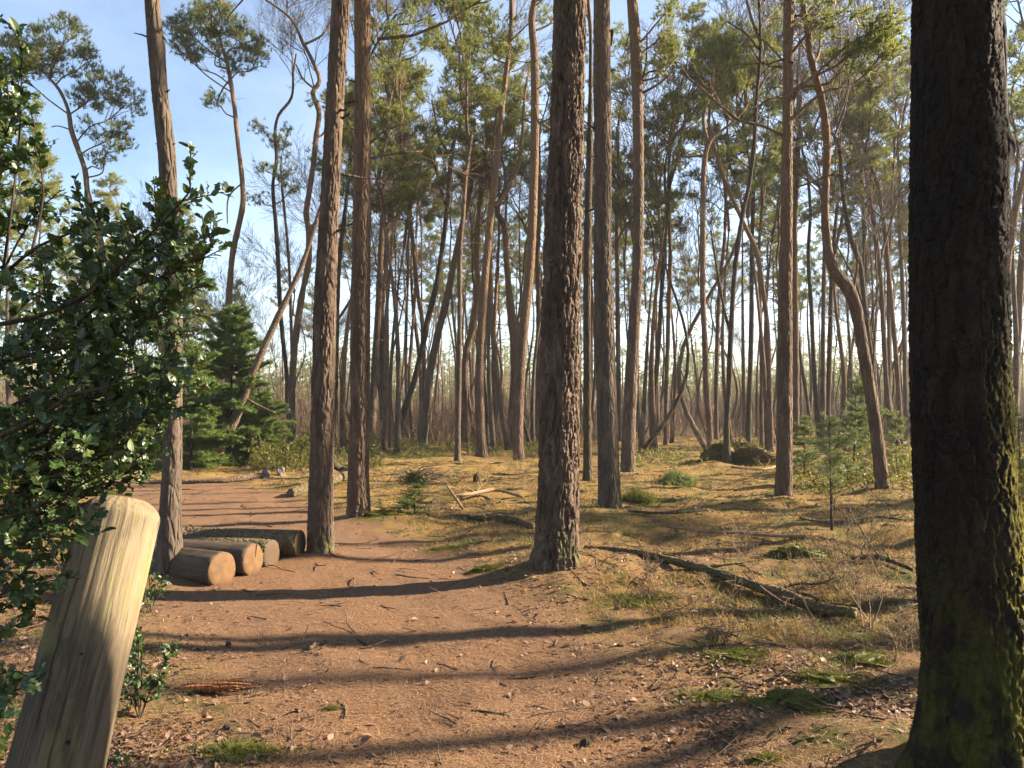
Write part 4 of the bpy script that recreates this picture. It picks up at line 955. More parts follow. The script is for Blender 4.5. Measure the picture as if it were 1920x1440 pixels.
# far wood behind everything, too many stems to count
def far_wood():
    rg = np.random.default_rng(61); mb = MB()
    for k in range(950):
        px = rg.uniform(-500, 2500); D = rg.uniform(95, 190)
        X = (px - CX) / F * D; z0 = g1(X, D); h = rg.uniform(4, 14) * (0.75 if px < 600 else 1.0)
        lean = rg.normal(0, 0.5)
        mb.tube([(X, D, z0 - 0.3), (X + lean * 0.5, D, z0 + h * 0.5), (X + lean, D, z0 + h)], [0.17, 0.13, 0.04], 4, 0, cap=False)
        for q in range(2):                          # bare neighbours without a crown of their own
            xx = X + rg.normal(0, 2.5); l2 = rg.normal(0, 0.6); h2 = rg.uniform(5, 12); mb.tube([(xx, D + rg.normal(0, 2), z0 - 0.3), (xx + l2, D, z0 + h2)], [0.10, 0.03], 3, 0, cap=False)
        n = int(rg.integers(60, 130))
        C = np.stack([rg.normal(X + lean, 1.7, n), rg.normal(D, 1.7, n), z0 + h * (1 - np.abs(rg.normal(0, 0.35, n)))], 1)
        add_needles(mb, C, rg.normal(0, 1, (n, 3)), rg, per=9, L=(0.25, 0.5), w=0.10, along=0.25, mat=1)
    tag(mb.build('far_woodland', [M['twig_pale'], M['farwood']], smooth=False), 'far wood closing the view between the trunks', 'woodland', kind='stuff')
    mb = MB()                                       # leafless bushes and saplings under the pines, far back
    n = 30000
    px = rg.uniform(-300, 2250, n); D = rg.uniform(36, 110, n); X = (px - CX) / F * D; z0 = gh(X, D, False)
    cl = fbm(X / 5.0, D / 5.0, 77, 3); keep = cl > np.where(px < 620, 0.38, 0.47); X, D, z0, n = X[keep], D[keep], z0[keep], keep.sum()
    h = rg.uniform(0.4, 3.6, n) * np.clip(0.6 + (D - 36) / 50, 0.6, 1.7) * (0.5 + cl[keep]); d = unit(np.stack([rg.normal(0, 0.28, n), rg.normal(0, 0.28, n), np.ones(n)], 1))
    b = np.stack([X, D, z0 - 0.1], 1)
    for s in range(3):                              # main stem and two side twigs each
        st = b if s == 0 else b + d * (h * rg.uniform(0.2, 0.7, n))[:, None]
        dd = d if s == 0 else unit(d + rg.normal(0, 0.55, (n, 3)))
        hh = h if s == 0 else h * rg.uniform(0.3, 0.6, n)
        side = unit(np.cross(dd, rg.normal(0, 1, (n, 3)))); w = 0.008 + 0.004 * hh
        V = np.stack([st - side * w[:, None], st + side * w[:, None], st + dd * hh[:, None]], 1).reshape(-1, 3)
        mb.add(V, tris=np.arange(n * 3).reshape(-1, 3))
    tag(mb.build('bare_undergrowth', [M['twig_pale']], smooth=False), 'leafless brown brushwood under the distant pines', 'undergrowth', kind='stuff')
far_wood()
# ------------------------------------------------------------------ leaning post, log row
def post():
    bD, tD = 2.72, 3.12
    base = px2w(57, 1625, bD); top = px2w(233, 937, tD)
    loc = np.array([base[0], bD, g1(base[0], bD) - 0.02])
    root = empty('wooden_post', loc, 'thick weathered barkless post leaning right, half wrapped by the holly', 'post')
    L = top - loc; ax = L / np.linalg.norm(L); h = float(np.linalg.norm(L))
    n = 130; t = np.concatenate([np.linspace(-0.12, 0.94, 90), np.linspace(0.945, 1, 40)])
    P = ax[None] * (t * h)[:, None]
    r = 0.172 + (0.146 - 0.172) * np.clip(t, 0, 1)
    eu = np.clip((t - 0.945) / 0.055, 0, 1); r = r * np.where(eu > 0, np.sqrt(np.clip(1 - (eu * 0.80) ** 2, 0, 1)), 1)
    mb = MB()
    def dsp(th, s, rr):
        g = fbm(np.cos(th) * 9, np.sin(th) * 9 + s * 0.25, 71, 4) - 0.5
        b = fbm(np.cos(th) * 1.2 + s, np.sin(th) * 1.2 - s * 0.7, 73, 2) - 0.5
        cr_ = 0
        for t0, a0, a1, wob, dep in ((4.05, 0.10, 0.62, 0.10, 0.013), (4.55, 0.55, 1.20, 0.08, 0.011), (5.05, 0.30, 0.80, 0.09, 0.010), (3.55, 0.70, 1.35, 0.07, 0.010), (5.5, 0.15, 1.1, 0.12, 0.009), (4.30, 0.95, 1.38, 0.05, 0.008)):
            w = np.mod(th - t0 - wob * (fbm(s * 5 + t0, s * 0 + t0, 75, 3) - 0.5) * 2 + pi, 2 * pi) - pi
            cr_ = cr_ + dep * np.exp(-(w / 0.022) ** 2) * sstep(a0, a0 + 0.08, s) * sstep(a1, a1 - 0.08, s)
        kn = 0.010 * np.exp(-((np.mod(th - 4.7 + pi, 2 * pi) - pi) / 0.16) ** 2 - ((s - 0.86) / 0.035) ** 2)
        return 0.006 * g + 0.016 * b - cr_ + kn
    mb.tube(P, r, 260, 0, disp=dsp)
    V = np.vstack(mb.v)                              # local z along the shaft, so that the grain runs with it
    q = Vector((0, 0, 1)).rotation_difference(Vector(ax)); Mx = np.array(q.to_matrix())
    mb.v = [V @ Mx]
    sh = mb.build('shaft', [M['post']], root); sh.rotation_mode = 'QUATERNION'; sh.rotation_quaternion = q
    # end grain disc just proud of the shaft's end
    e = MB(); k = 60; th = np.arange(k) * 2 * pi / k; rr = r[-1] * 0.97
    ring = np.stack([np.cos(th) * rr, np.sin(th) * rr, np.zeros(k)], 1); ring2 = ring * 0.93 + [0, 0, 0.006]
    vv = np.vstack([ring, ring2, [[0, 0, 0.008]]]); jj = np.arange(k)
    e.add(vv, np.stack([k + jj, k + (jj + 1) % k, np.full(k, 2 * k)], 1), np.stack([jj, (jj + 1) % k, k + (jj + 1) % k, k + jj], 1))
    c = e.build('end_grain', [M['end']], root, loc=tuple(P[-1])); c.rotation_mode = 'QUATERNION'; c.rotation_quaternion = q
    for (px, py, sz) in ((128, 1392, 0.0085), (153, 1226, 0.005)):
        # ray from the eye through the photo point to the shaft's surface
        d = unit(px2w(px, py, 1.0) - np.array([0, 0, EYE])); o = np.array([0, 0, EYE]) - loc
        best = None
        for tt in np.linspace(1.8, 3.6, 1500):
            p = o + d * tt; a = p.dot(ax); rad = np.linalg.norm(p - ax * a); R_ = 0.172 + (0.146 - 0.172) * a / h
            if rad < R_ + 0.002: best = (p, unit(p - ax * a)); break
        if best is None: continue
        p, nn = best; m2 = MB()
        m2.tube(np.array([p - nn * 0.012, p + nn * 0.0015, p + nn * 0.0040]), [sz, sz, sz * 0.7], 14)
        m2.build('bolt_hole', [M['hole']], root)
post()

def laid_log(name, label, face, r, axis, L, group, seed, sink=0.02, endmat='end', cat='log', matside='logside', dark=False):
    X, D = face; ax = unit(np.array([axis[0], axis[1], axis[2]]))
    loc = np.array([X, D, g1(X, D) + r - sink])
    root = empty(name, loc, label, cat, group)
    n = 46; t = np.linspace(0, L, n); rg = np.random.default_rng(seed)
    Pz = np.stack([np.zeros(n), np.zeros(n), t], 1); mb = MB()
    rr = r * (1 + 0.03 * np.sin(t * 2.3 + seed)); rr[0] *= 0.97; rr[-1] *= 0.97
    mb.tube(Pz, rr, 60, 0, disp=lambda th, s, q: 0.026 * (fbm(np.cos(th) * 1.5 + s * 1.1, np.sin(th) * 1.5 + seed, seed, 3) - 0.5) + 0.014 * (fbm(np.cos(th) * 7 + s * 0.3, np.sin(th) * 7 + s * 0.9, seed + 3, 4) - 0.5))
    q = Vector((0, 0, 1)).rotation_difference(Vector(ax))
    o = mb.build('log_side', [M[matside]], root); o.rotation_mode = 'QUATERNION'; o.rotation_quaternion = q
    e = MB(); k = 60; th = np.arange(k) * 2 * pi / k
    R1 = r * 0.975 * (1 + 0.02 * np.sin(th * 3 + seed)); rings = [1.0, 0.96, 0.6, 0.3]; zz = [0.0, -0.006, -0.009, -0.009]
    vv = [np.stack([np.cos(th) * R1 * a, np.sin(th) * R1 * a, np.full(k, z)], 1) for a, z in zip(rings, zz)]; vv.append(np.array([[0, 0, -0.009]]))
    jj = np.arange(k); Qs = []
    for m in range(3): Qs.append(np.stack([m * k + (jj + 1) % k, m * k + jj, (m + 1) * k + jj, (m + 1) * k + (jj + 1) % k], 1))
    e.add(np.vstack(vv), np.stack([3 * k + (jj + 1) % k, 3 * k + jj, np.full(k, 4 * k)], 1), np.vstack(Qs))
    c = e.build('cut_end', [M[endmat]], root); c.rotation_mode = 'QUATERNION'; c.rotation_quaternion = q
    if seed == 2:                                    # a radial crack in the second log's end
        m2 = MB(); a0 = 1.75
        up = np.array([0, 0, 1.0]); side = unit(np.cross(ax, up)); up2 = np.cross(side, ax)
        p1 = up2 * r * 0.93 + side * r * 0.25 - ax * 0.010; p2 = up2 * r * 0.55 + side * r * 0.17 - ax * 0.010; p3 = up2 * r * 0.15 + side * r * 0.13 - ax * 0.010
        m2.tube(np.array([p1, p2, p3]), [0.006, 0.0055, 0.0025], 6); m2.build('crack', [M['hole']], root)
LG = 'logs of the row beside the path'
AXL = (-0.86, 0.51, 0.0)
laid_log('log', 'nearest log of the row, its cut end half in shadow', (-2.80, 7.42), 0.172, (-0.90, 0.44, 0), 1.8, LG, 1, 0.045)
laid_log('log', 'second log of the row, its round cut end split by a crack', (-2.64, 7.84), 0.165, (-0.95, 0.30, 0), 1.9, LG, 2, 0.03)
laid_log('log', 'third log of the row, short end between the cracked log and the mossy one', (-2.56, 8.18), 0.158, (-0.97, 0.22, 0), 1.9, LG, 3, 0.05, endmat='shaded_end', matside='log')
laid_log('log', 'rearmost mossy log of the row, ending at the foot of the pine', (-2.36, 8.55), 0.160, (-0.99, 0.12, 0), 2.1, LG, 4, 0.05, endmat='shaded_end', matside='log')

# ------------------------------------------------------------------ holly
def holly_leaf(smooth):
    ts = [0, 0.10, 0.20, 0.31, 0.43, 0.55, 0.67, 0.79, 0.90, 1.0]
    ws = [0.02, 0.15, 0.30, 0.22, 0.36, 0.23, 0.33, 0.17, 0.16, 0.0] if not smooth else [0.02, 0.12, 0.20, 0.25, 0.27, 0.26, 0.23, 0.17, 0.09, 0.0]
    zs = [0, 0.0, 0.10, -0.02, -0.05, 0.03, 0.11, 0.0, -0.03, 0] if not smooth else [0.0, 0.03, 0.05, 0.06, 0.06, 0.06, 0.05, 0.04, 0.02, 0]
    n = len(ts)
    mid = [(t, 0, -0.16 * (t - 0.4) ** 2) for t in ts]
    lf = [(t + (0.03 if w in (0.30, 0.36, 0.33) else 0), w, z - 0.16 * (t - 0.4) ** 2) for t, w, z in zip(ts, ws, zs)]
    rt = [(x, -w, z) for x, w, z in lf]
    V = np.array(mid + lf + rt); Q = []
    for i in range(n - 1):
        Q.append((i, i + 1, n + i + 1, n + i)); Q.append((i + 1, i, 2 * n + i, 2 * n + i + 1))
    return V, np.array(Q)
LEAF_T = [holly_leaf(False), holly_leaf(True)]

def add_leaves(mb, base, dirs, normals, size, tmpl, mat=0):
    V, Q = tmpl; n = len(base); m = len(V)
    d = unit(dirs); s = unit(np.cross(normals, d)); nn = np.cross(d, s)
    W = base[:, None] + size[:, None, None] * (V[None, :, 0:1] * d[:, None] + V[None, :, 1:2] * s[:, None] + V[None, :, 2:3] * nn[:, None])
    mb.add(W.reshape(-1, 3), quads=(Q[None] + (np.arange(n) * m)[:, None, None]).reshape(-1, 4), mat=mat)

def holly_spray(wood, leaf, P, r0, rg, twig_every=0.055, tl=(0.10, 0.28), size=(0.040, 0.066), start=0.15, bias=(0, 0, 0.2), dens=1.0):
    S = catmull(P, 0.03)
    wood.tube(S, np.linspace(r0, 0.0025, len(S)), 6, cap=False)
    L = len(S) * 0.03; B, Dd, Nn, Sz = [], [], [], []
    def leafy_twig(Q):
        l = np.linalg.norm(Q[-1] - Q[0]); n = max(3, int(l / 0.0135 * dens))
        for k in range(n):
            f = (0.12 + 0.88 * (k + rg.uniform(0, 0.6)) / n) * (len(Q) - 1); j = min(int(f), len(Q) - 2)
            c = Q[j] + (Q[j + 1] - Q[j]) * (f - j); d = unit(Q[j + 1] - Q[j])
            sd = unit(np.cross(d, rg.normal(0, 1, 3)))
            dd = unit(d * rg.uniform(0.3, 1.0) + sd * rg.uniform(0.6, 1.1))
            B.append(c); Dd.append(dd); Nn.append(unit(np.array([0.15, -0.25, 1.0]) + rg.normal(0, 0.55, 3))); Sz.append(rg.uniform(*size) * (0.75 + 0.25 * rg.uniform()))
    m = int(L * (1 - start) / twig_every)
    for k in range(m):
        f = start + (1 - start) * (k + rg.uniform(0, 1)) / m; j = min(int(f * (len(S) - 1)), len(S) - 2)
        d = unit(S[j + 1] - S[j]); sd = unit(np.cross(d, rg.normal(0, 1, 3)))
        Q = curve(S[j], d * 0.7 + sd + np.array(bias), rg.uniform(*tl) * (1.15 - 0.5 * f), 6, rg, 0.3)
        wood.tube(Q, np.linspace(0.0032, 0.0014, 6), 4, cap=False); leafy_twig(Q)
    leafy_twig(S[int(len(S) * 0.6):])
    n = len(B); B, Dd, Nn, Sz = map(np.array, (B, Dd, Nn, Sz))
    pick = rg.random(n) < 0.35; Sz = Sz * rg.choice([0.6, 0.8, 1.0, 1.0, 1.1], n)
    for t, sel in ((LEAF_T[0], ~pick), (LEAF_T[1], pick)):
        if sel.any(): add_leaves(leaf, B[sel], Dd[sel], Nn[sel], Sz[sel], t)

def holly():
    rg = np.random.default_rng(90); wood, leaf = MB(), MB()
    loc = np.array([-2.55, 2.95, g1(-2.55, 2.95)])
    root = empty('holly_bush', loc, 'large dark glossy holly bush filling the left side of the photo', 'bush')
    lines = [([(-40, 690, 2.9), (100, 655, 2.8), (200, 635, 2.7), (290, 590, 2.6), (335, 560, 2.55)], 0.010),
             ([(-40, 835, 2.7), (60, 790, 2.65), (130, 740, 2.6), (170, 690, 2.6), (235, 655, 2.6)], 0.012),
             ([(-40, 615, 2.8), (80, 590, 2.75), (180, 540, 2.65), (250, 470, 2.55), (320, 400, 2.45), (362, 352, 2.4)], 0.010),
             ([(-40, 560, 3.0), (60, 470, 2.9), (150, 430, 2.8), (205, 400, 2.7)], 0.008),
             ([(-12, 620, 3.0), (18, 420, 2.95), (36, 260, 2.95), (40, 130, 2.95), (32, 48, 2.95)], 0.007),
             ([(-70, 560, 2.9), (-20, 330, 2.85), (-8, 210, 2.85), (-12, 140, 2.85)], 0.009),
             ([(100, 655, 2.9), (200, 560, 2.75), (300, 520, 2.6), (385, 475, 2.5), (402, 452, 2.48)], 0.008),
             ([(200, 635, 2.8), (280, 575, 2.6), (340, 548, 2.55), (385, 535, 2.5)], 0.006),
             ([(-40, 900, 2.65), (60, 880, 2.6), (150, 840, 2.6), (230, 800, 2.6), (300, 765, 2.6), (335, 735, 2.6)], 0.009),
             ([(-40, 985, 2.55), (60, 955, 2.5), (130, 920, 2.5), (190, 890, 2.5), (250, 865, 2.55), (285, 835, 2.55)], 0.008),
             ([(-40, 1080, 2.55), (40, 1020, 2.5), (95, 985, 2.5), (140, 970, 2.52), (165, 985, 2.52)], 0.007),
             ([(-40, 1150, 2.6), (20, 1100, 2.6), (70, 1040, 2.6)], 0.006),
             ([(130, 740, 2.6), (220, 720, 2.6), (300, 690, 2.6), (345, 680, 2.6)], 0.006),
             ([(345, 560, 2.6), (378, 500, 2.6), (384, 450, 2.6), (379, 405, 2.6)], 0.003),
             ([(60, 470, 2.9), (80, 370, 2.9), (72, 270, 2.9), (55, 200, 2.9)], 0.006),
             ([(-60, 1330, 2.5), (-20, 1250, 2.5), (8, 1180, 2.5)], 0.006),
             ([(-70, 700, 3.1), (-30, 450, 3.05), (0, 300, 3.0), (15, 190, 3.0), (8, 120, 3.0)], 0.008), ([(-50, 640, 3.2), (20, 480, 3.15), (70, 400, 3.1), (110, 360, 3.1)], 0.008),
             ([(-60, 1440, 2.4), (-25, 1380, 2.4), (5, 1330, 2.4)], 0.006),
             ([(-60, 1010, 2.9), (20, 985, 2.9), (80, 1000, 2.9), (120, 1040, 2.9)], 0.006), ([(-60, 1090, 2.8), (10, 1070, 2.8), (60, 1090, 2.8)], 0.006), ([(-60, 930, 3.0), (60, 900, 3.0), (160, 900, 3.1), (240, 905, 3.2)], 0.006)]
    for k, (ln, r0) in enumerate(lines):
        P = np.array([px2w(x, y, D) - loc for x, y, D in ln])
        thin = k in (4, 13, 14)
        holly_spray(wood, leaf, P, r0, rg, tl=(0.06, 0.14) if thin else (0.10, 0.27), start=0.30 if thin else 0.12, twig_every=0.075 if thin else 0.062, dens=0.8 if thin else 1.0)
    for k in range(30):                              # the depth of the bush, behind the branches one sees first
        ln, r0 = lines[[0, 1, 9, 8, 5, 6, 8, 9, 10, 12, 11, 1][k % 12]]
        dz, dd = rg.normal(0, 26), rg.uniform(0.15, 0.75)
        P = np.array([px2w(min(x - 14 + rg.normal(0, 12), 330), y + dz + rg.normal(0, 15), D + dd) - loc for x, y, D in ln])
        holly_spray(wood, leaf, P, r0 * 0.8, rg, start=0.05, twig_every=0.055, size=(0.038, 0.062))
    for (x, y, D) in ((-40, 690, 2.9), (-40, 835, 2.7), (-40, 615, 2.8), (-40, 985, 2.55), (-70, 560, 2.9), (-12, 620, 3.0), (-40, 1080, 2.55), (-60, 1330, 2.5)):
        e = px2w(x, y, D) - loc
        wood.tube(catmull(np.array([[0.0, 0, -0.1], [e[0] * 0.25 - 0.05, e[1] * 0.3, e[2] * 0.55], e]), 0.08), 0.014, 7, cap=False)
    wood.build('branches', [M['dark_thin']], root); leaf.build('foliage', [M['holly']], root, smooth=False)
holly()

def holly_sprout(label, px, py, D, h, n, seed):
    rg = np.random.default_rng(seed); wood, leaf = MB(), MB()
    X = (px - CX) / F * D; loc = np.array([X, D, g1(X, D)])
    root = empty('holly_seedling', loc, label, 'seedling')
    for k in range(n):
        az = rg.uniform(0, 6.28); l = rg.uniform(0.4, 1.0)
        P = np.array([[0, 0, -0.02], [cos(az) * 0.1 * l, sin(az) * 0.1 * l, h * 0.5 * l], [cos(az) * 0.26 * l, sin(az) * 0.2 * l, h * l]])
        holly_spray(wood, leaf, P, 0.004, rg, tl=(0.05, 0.12), start=0.25, twig_every=0.05, size=(0.035, 0.058))
    wood.build('branches', [M['dark_thin']], root); leaf.build('foliage', [M['holly']], root, smooth=False)
holly_sprout('low holly sprout right behind the leaning post', 262, 1275, 4.1, 0.52, 7, 5)
holly_sprout('tiny holly seedling at the post foot by the lower photo edge', 232, 1450, 3.35, 0.12, 3, 6)
holly_sprout('small holly sprout under the knotted pine', 282, 1120, 6.3, 0.42, 4, 8)

# ------------------------------------------------------------------ young conifers
def conifer(name, label, px, D, h, r, seed, mat='spruce', whorl=0.32, low=0.04, nl=(0.05, 0.11), nw=0.02, droop=-0.25, cat='sapling', per=7, group=None, open_=1.0, xoff=0, wood='dark_thin', leader=True):
    rg = np.random.default_rng(seed); wd, nd = MB(), MB()
    X = (px - CX) / F * D; loc = np.array([X, D, g1(X, D)])
    root = empty(name, loc, label, cat, group)
    lean = rg.normal(0, 0.03, 2)
    P = np.array([[lean[0] * z, lean[1] * z, z] for z in np.linspace(-0.1, h, 10)])
    wd.tube(P, np.linspace(0.011 * h + 0.008, 0.004, 10), 7)
    C, Dr = [], []
    z = low * h
    while z < h * 0.97:
        f = 1 - (z / h)
        for b in range(int(rg.integers(5, 8))):
            az = rg.uniform(0, 6.28); L = r * (0.12 + 0.88 * f ** 0.8) * rg.uniform(0.4, 1.2)
            d = np.array([cos(az), sin(az), droop * f + 0.35 * (1 - f) + rg.normal(0, 0.12)])
            zb = z + rg.uniform(-0.5, 0.5) * whorl; zb = max(zb, 0.02)
            Q = curve((lean[0] * zb, lean[1] * zb, zb), d, L, 7, rg, 0.26, 0.25)
            wd.tube(Q, np.linspace(0.004 + 0.004 * L, 0.002, 7), 3, cap=False)
            m = max(4, int(L / 0.055 * open_))
            for k in range(m):
                t = 0.18 + 0.82 * (k + rg.uniform()) / m; j = min(int(t * 6), 5); c = Q[j] + (Q[j + 1] - Q[j]) * (t * 6 - j)
                dd = unit(Q[j + 1] - Q[j]); sd = unit(np.cross(dd, [0, 0, 1]))
                tw = 0.26 * L * (1.1 - t) + 0.04
                for sgn in (-1, 1):
                    e = unit(dd * 0.8 + sd * sgn * 0.9 + np.array([0, 0, rg.normal(-0.05, 0.12)]))
                    for u in np.arange(0.2, 1.01, max(0.2, 0.045 / tw)):
                        C.append(c + e * tw * u); Dr.append(e)
        z += whorl * rg.uniform(0.6, 1.2) * (0.5 + 0.5 * f)
    add_needles(nd, C, Dr, rg, per=per, L=nl, w=nw, spread=0.75, upb=0.1, mat=0, along=0.03)
    wd.build('trunk', [M[wood]], root); nd.build('foliage', [M[mat]], root, smooth=False)
conifer('young_spruce', 'dense dark young spruce standing behind the foot of the leaning dead trunk', 432, 23.6, 4.9, 2.1, 11, whorl=0.22, nl=(0.08, 0.15), nw=0.028, per=7)
conifer('young_spruce', 'smaller spruce half hidden behind the knotted pine', 358, 21.5, 3.6, 1.6, 12, whorl=0.30, nl=(0.07, 0.12), nw=0.03, per=6)
conifer('young_spruce', 'low spruce bush left of the knotted pine behind the holly', 255, 22.5, 2.6, 1.3, 13, whorl=0.36, nl=(0.07, 0.12), nw=0.03, per=6)
conifer('young_spruce', 'wide low spruce right of the leaning trunk foot', 480, 24.5, 2.2, 1.7, 14, whorl=0.28, nl=(0.07, 0.12), nw=0.03, per=6)
conifer('spruce_seedling', 'knee-high dark bushy spruce seedling at the far path edge', 778, 11.9, 0.62, 0.50, 15, whorl=0.085, nl=(0.018, 0.035), nw=0.010, droop=-0.05, cat='seedling', open_=0.75)
conifer('young_pine', 'young blue green pine on a thin bare stem in the sunny clearing', 1560, 10.3, 1.50, 0.50, 16, mat='blue_pine', whorl=0.20, low=0.42, nl=(0.05, 0.085), nw=0.006, droop=0.65, per=8, cat='young tree', open_=0.45)
conifer('young_pine', 'bushy yellow green young pine left of the S-bent pine foot', 1600, 18.5, 1.9, 0.95, 17, mat='blue_pine', whorl=0.26, nl=(0.06, 0.10), nw=0.016, droop=0.35, cat='young tree', open_=0.42)
conifer('young_pine', 'low young pine just right of the upright clearing pine', 1508, 19.5, 1.35, 0.75, 18, mat='blue_pine', whorl=0.24, nl=(0.06, 0.10), nw=0.016, droop=0.3, cat='young tree', open_=0.42)
conifer('young_pine', 'young pine behind the foot of the S-bent pine', 1682, 20.0, 1.5, 0.8, 19, mat='blue_pine', whorl=0.26, nl=(0.06, 0.10), nw=0.016, droop=0.3, cat='young tree', open_=0.42)
conifer('young_pine', 'young pine at the right photo edge behind the massive trunk', 1915, 13.0, 1.7, 0.9, 20, mat='blue_pine', whorl=0.24, nl=(0.05, 0.09), nw=0.012, droop=0.3, cat='young tree', open_=0.7)
conifer('young_pine', 'tall young pine far behind the S-bent pine', 1612, 29.0, 3.0, 1.3, 23, mat='blue_pine', whorl=0.34, nl=(0.08, 0.13), nw=0.026, droop=0.3, cat='young tree', open_=0.4, per=6)

# ------------------------------------------------------------------ fallen wood
def fallen(name, label, pts, mat, cat='branch', k=10, twigs=0, seed=0, lift=0.0, group=None, ends=True):
    """pts: photo pixel, thickness in px, height of the axis above the ground in metres"""
    rg = np.random.default_rng(400 + seed); Q = []
    for (x, y, w, hgt) in pts:
        D = (EYE - hgt) * F / (y - HY); X = (x - CX) / F * D
        r = 0.5 * w / F * D
        Q.append([X, D, g1(X, D) + max(hgt, r * 0.55) , r])
    Q = np.array(Q); S = catmull(Q, 0.12)
    o0 = S[len(S) // 2, :3].copy(); o0[2] = g1(o0[0], o0[1])
    mb = MB()
    S[1:-1, :3] += rg.normal(0, 1, (len(S) - 2, 3)) * S[1:-1, 3:4] * 0.10
    mb.tube(S[:, :3] - o0, S[:, 3] * (1 + 0.07 * rg.normal(0, 1, len(S))), k, disp=lambda th, s, rr: rr * 0.30 * (fbm(np.cos(th) * 1.6 + s * 3, np.sin(th) * 1.6 + s * 2, seed, 3) - 0.5))
    o = mb.build(name, [M[mat]], loc=tuple(o0)); tag(o, label, cat, group)
    for t in range(twigs):
        m2 = MB(); j = int(rg.uniform(0.2, 0.95) * (len(S) - 1)); j = min(max(j, 1), len(S) - 2)
        d = unit(S[j, :3] - S[j - 1, :3]); dd = unit(d * 0.6 + rg.normal(0, 0.8, 3) * [1, 1, 0.3] + [0, 0, 0.45])
        branchy(m2, S[j, :3] - o0, dd, rg.uniform(0.25, 0.7), S[j, 3] * 0.4 + 0.002, 2, rg, 0.0, 0.002)
        m2.build('side_twig', [M[mat]], o)
    return o
fallen('fallen_log', 'long mossy fallen log lying diagonally in the grass right of the thickest pine', [(1098, 1030, 11, 0.04), (1180, 1046, 13, 0.04), (1260, 1062, 14, 0.05), (1330, 1084, 17, 0.05), (1400, 1103, 19, 0.06), (1470, 1116, 21, 0.06), (1540, 1135, 22, 0.06), (1605, 1150, 22, 0.05)], 'log', 'log', 18, 3, 1)
fallen('fallen_log', 'short dark fallen log just left of the thickest pine', [(868, 964, 7, 0.03), (910, 970, 11, 0.05), (950, 979, 13, 0.05), (998, 993, 13, 0.04)], 'log', 'log', 12, 1, 2)
fallen('fallen_branch', 'pale forked branch lying in the grass beyond the spruce seedling', [(848, 926, 5, 0.10), (875, 921, 6, 0.14), (915, 916, 7, 0.15), (940, 919, 6, 0.12), (980, 936, 5, 0.06)], 'stick', 'branch', 8, 3, 3)
fallen('broken_stick', 'short pale stick leaning out of the grass by the spruce seedling', [(868, 958, 5, 0.03), (852, 935, 5, 0.20), (838, 914, 4, 0.36)], 'stick', 'stick', 8, 0, 4)
fallen('fallen_branch', 'thin sunlit branch in the clearing below the upright pine', [(1255, 985, 4, 0.03), (1320, 998, 5, 0.04), (1395, 1002, 6, 0.05), (1450, 1012, 6, 0.05), (1512, 1021, 5, 0.03)], 'stick', 'branch', 8, 4, 5)
fallen('fallen_branch', 'dark branch lying right of the straight grey brown pine', [(1180, 962, 5, 0.03), (1230, 968, 6, 0.04), (1280, 966, 5, 0.05), (1330, 960, 4, 0.06)], 'dark_thin', 'branch', 8, 3, 6)
fallen('fallen_log', 'dark log lying along the far end of the path', [(262, 902, 8, 0.04), (340, 899, 10, 0.06), (420, 898, 10, 0.06), (490, 893, 12, 0.07)], 'dead', 'log', 12, 0, 7)
fallen('fallen_log', 'weathered log behind the log-row pine with a pale top', [(545, 920, 18, 0.09), (580, 913, 22, 0.10), (630, 903, 20, 0.10), (660, 893, 14, 0.08)], 'log', 'log', 14, 0, 8)
fallen('fallen_log', 'dark slanting log seen between the close pair of pines', [(624, 868, 14, 0.35), (640, 876, 14, 0.2), (655, 890, 14, 0.06)], 'dark_thin', 'log', 10, 0, 9)
fallen('fallen_branch', 'thin dead branch under the distant leaning trunks', [(690, 845, 4, 0.08), (740, 842, 5, 0.08), (800, 841, 5, 0.08), (860, 846, 4, 0.06)], 'stick', 'branch', 6, 2, 10)
fallen('fallen_branch', 'dead branch crossing the clearing in front of the mossy mound', [(1372, 875, 5, 0.06), (1430, 879, 5, 0.06), (1478, 868, 5, 0.08)], 'stick', 'branch', 6, 2, 11)
fallen('fallen_branch', 'dark twiggy branch in the grass near the massive mossy trunk', [(1595, 1060, 8, 0.04), (1650, 1063, 10, 0.05), (1712, 1076, 9, 0.04)], 'dark_thin', 'branch', 8, 4, 12)
fallen('fallen_branch', 'grey branch on the ground between the two young pines', [(1500, 985, 5, 0.03), (1560, 980, 6, 0.05), (1640, 975, 5, 0.05), (1700, 985, 4, 0.03)], 'dead', 'branch', 8, 3, 13)
fallen('stick', 'dark straight stick lying on the near path', [(884, 1314, 4, 0.004), (920, 1319, 5, 0.005), (956, 1322, 4, 0.004)], 'dark_thin', 'stick', 7, 0, 14)
fallen('stick', 'thin twig right of the dark straight stick on the path', [(994, 1303, 2, 0.003), (1012, 1308, 3, 0.004), (1028, 1313, 2, 0.003)], 'twig', 'stick', 6, 0, 15)
fallen('stick', 'short stubby wood piece on the left of the path', [(577, 1203, 7, 0.012), (592, 1196, 10, 0.016), (608, 1187, 8, 0.012)], 'dead', 'stick', 9, 0, 16)
fallen('stick', 'tiny dark stick next to the stubby wood piece on the path', [(670, 1184, 4, 0.008), (680, 1189, 5, 0.008), (692, 1194, 4, 0.006)], 'dark_thin', 'stick', 7, 0, 17)
fallen('stick', 'short twig in the sunny middle of the path', [(938, 1262, 3, 0.004), (950, 1266, 4, 0.005)], 'dark_thin', 'stick', 6, 0, 18)
fallen('fallen_branch', 'thin twiggy branch in the grass left of the pale bare sapling', [(1395, 1085, 3, 0.12), (1450, 1120, 4, 0.06), (1510, 1150, 4, 0.02)], 'twig_pale', 'branch', 6, 3, 19)

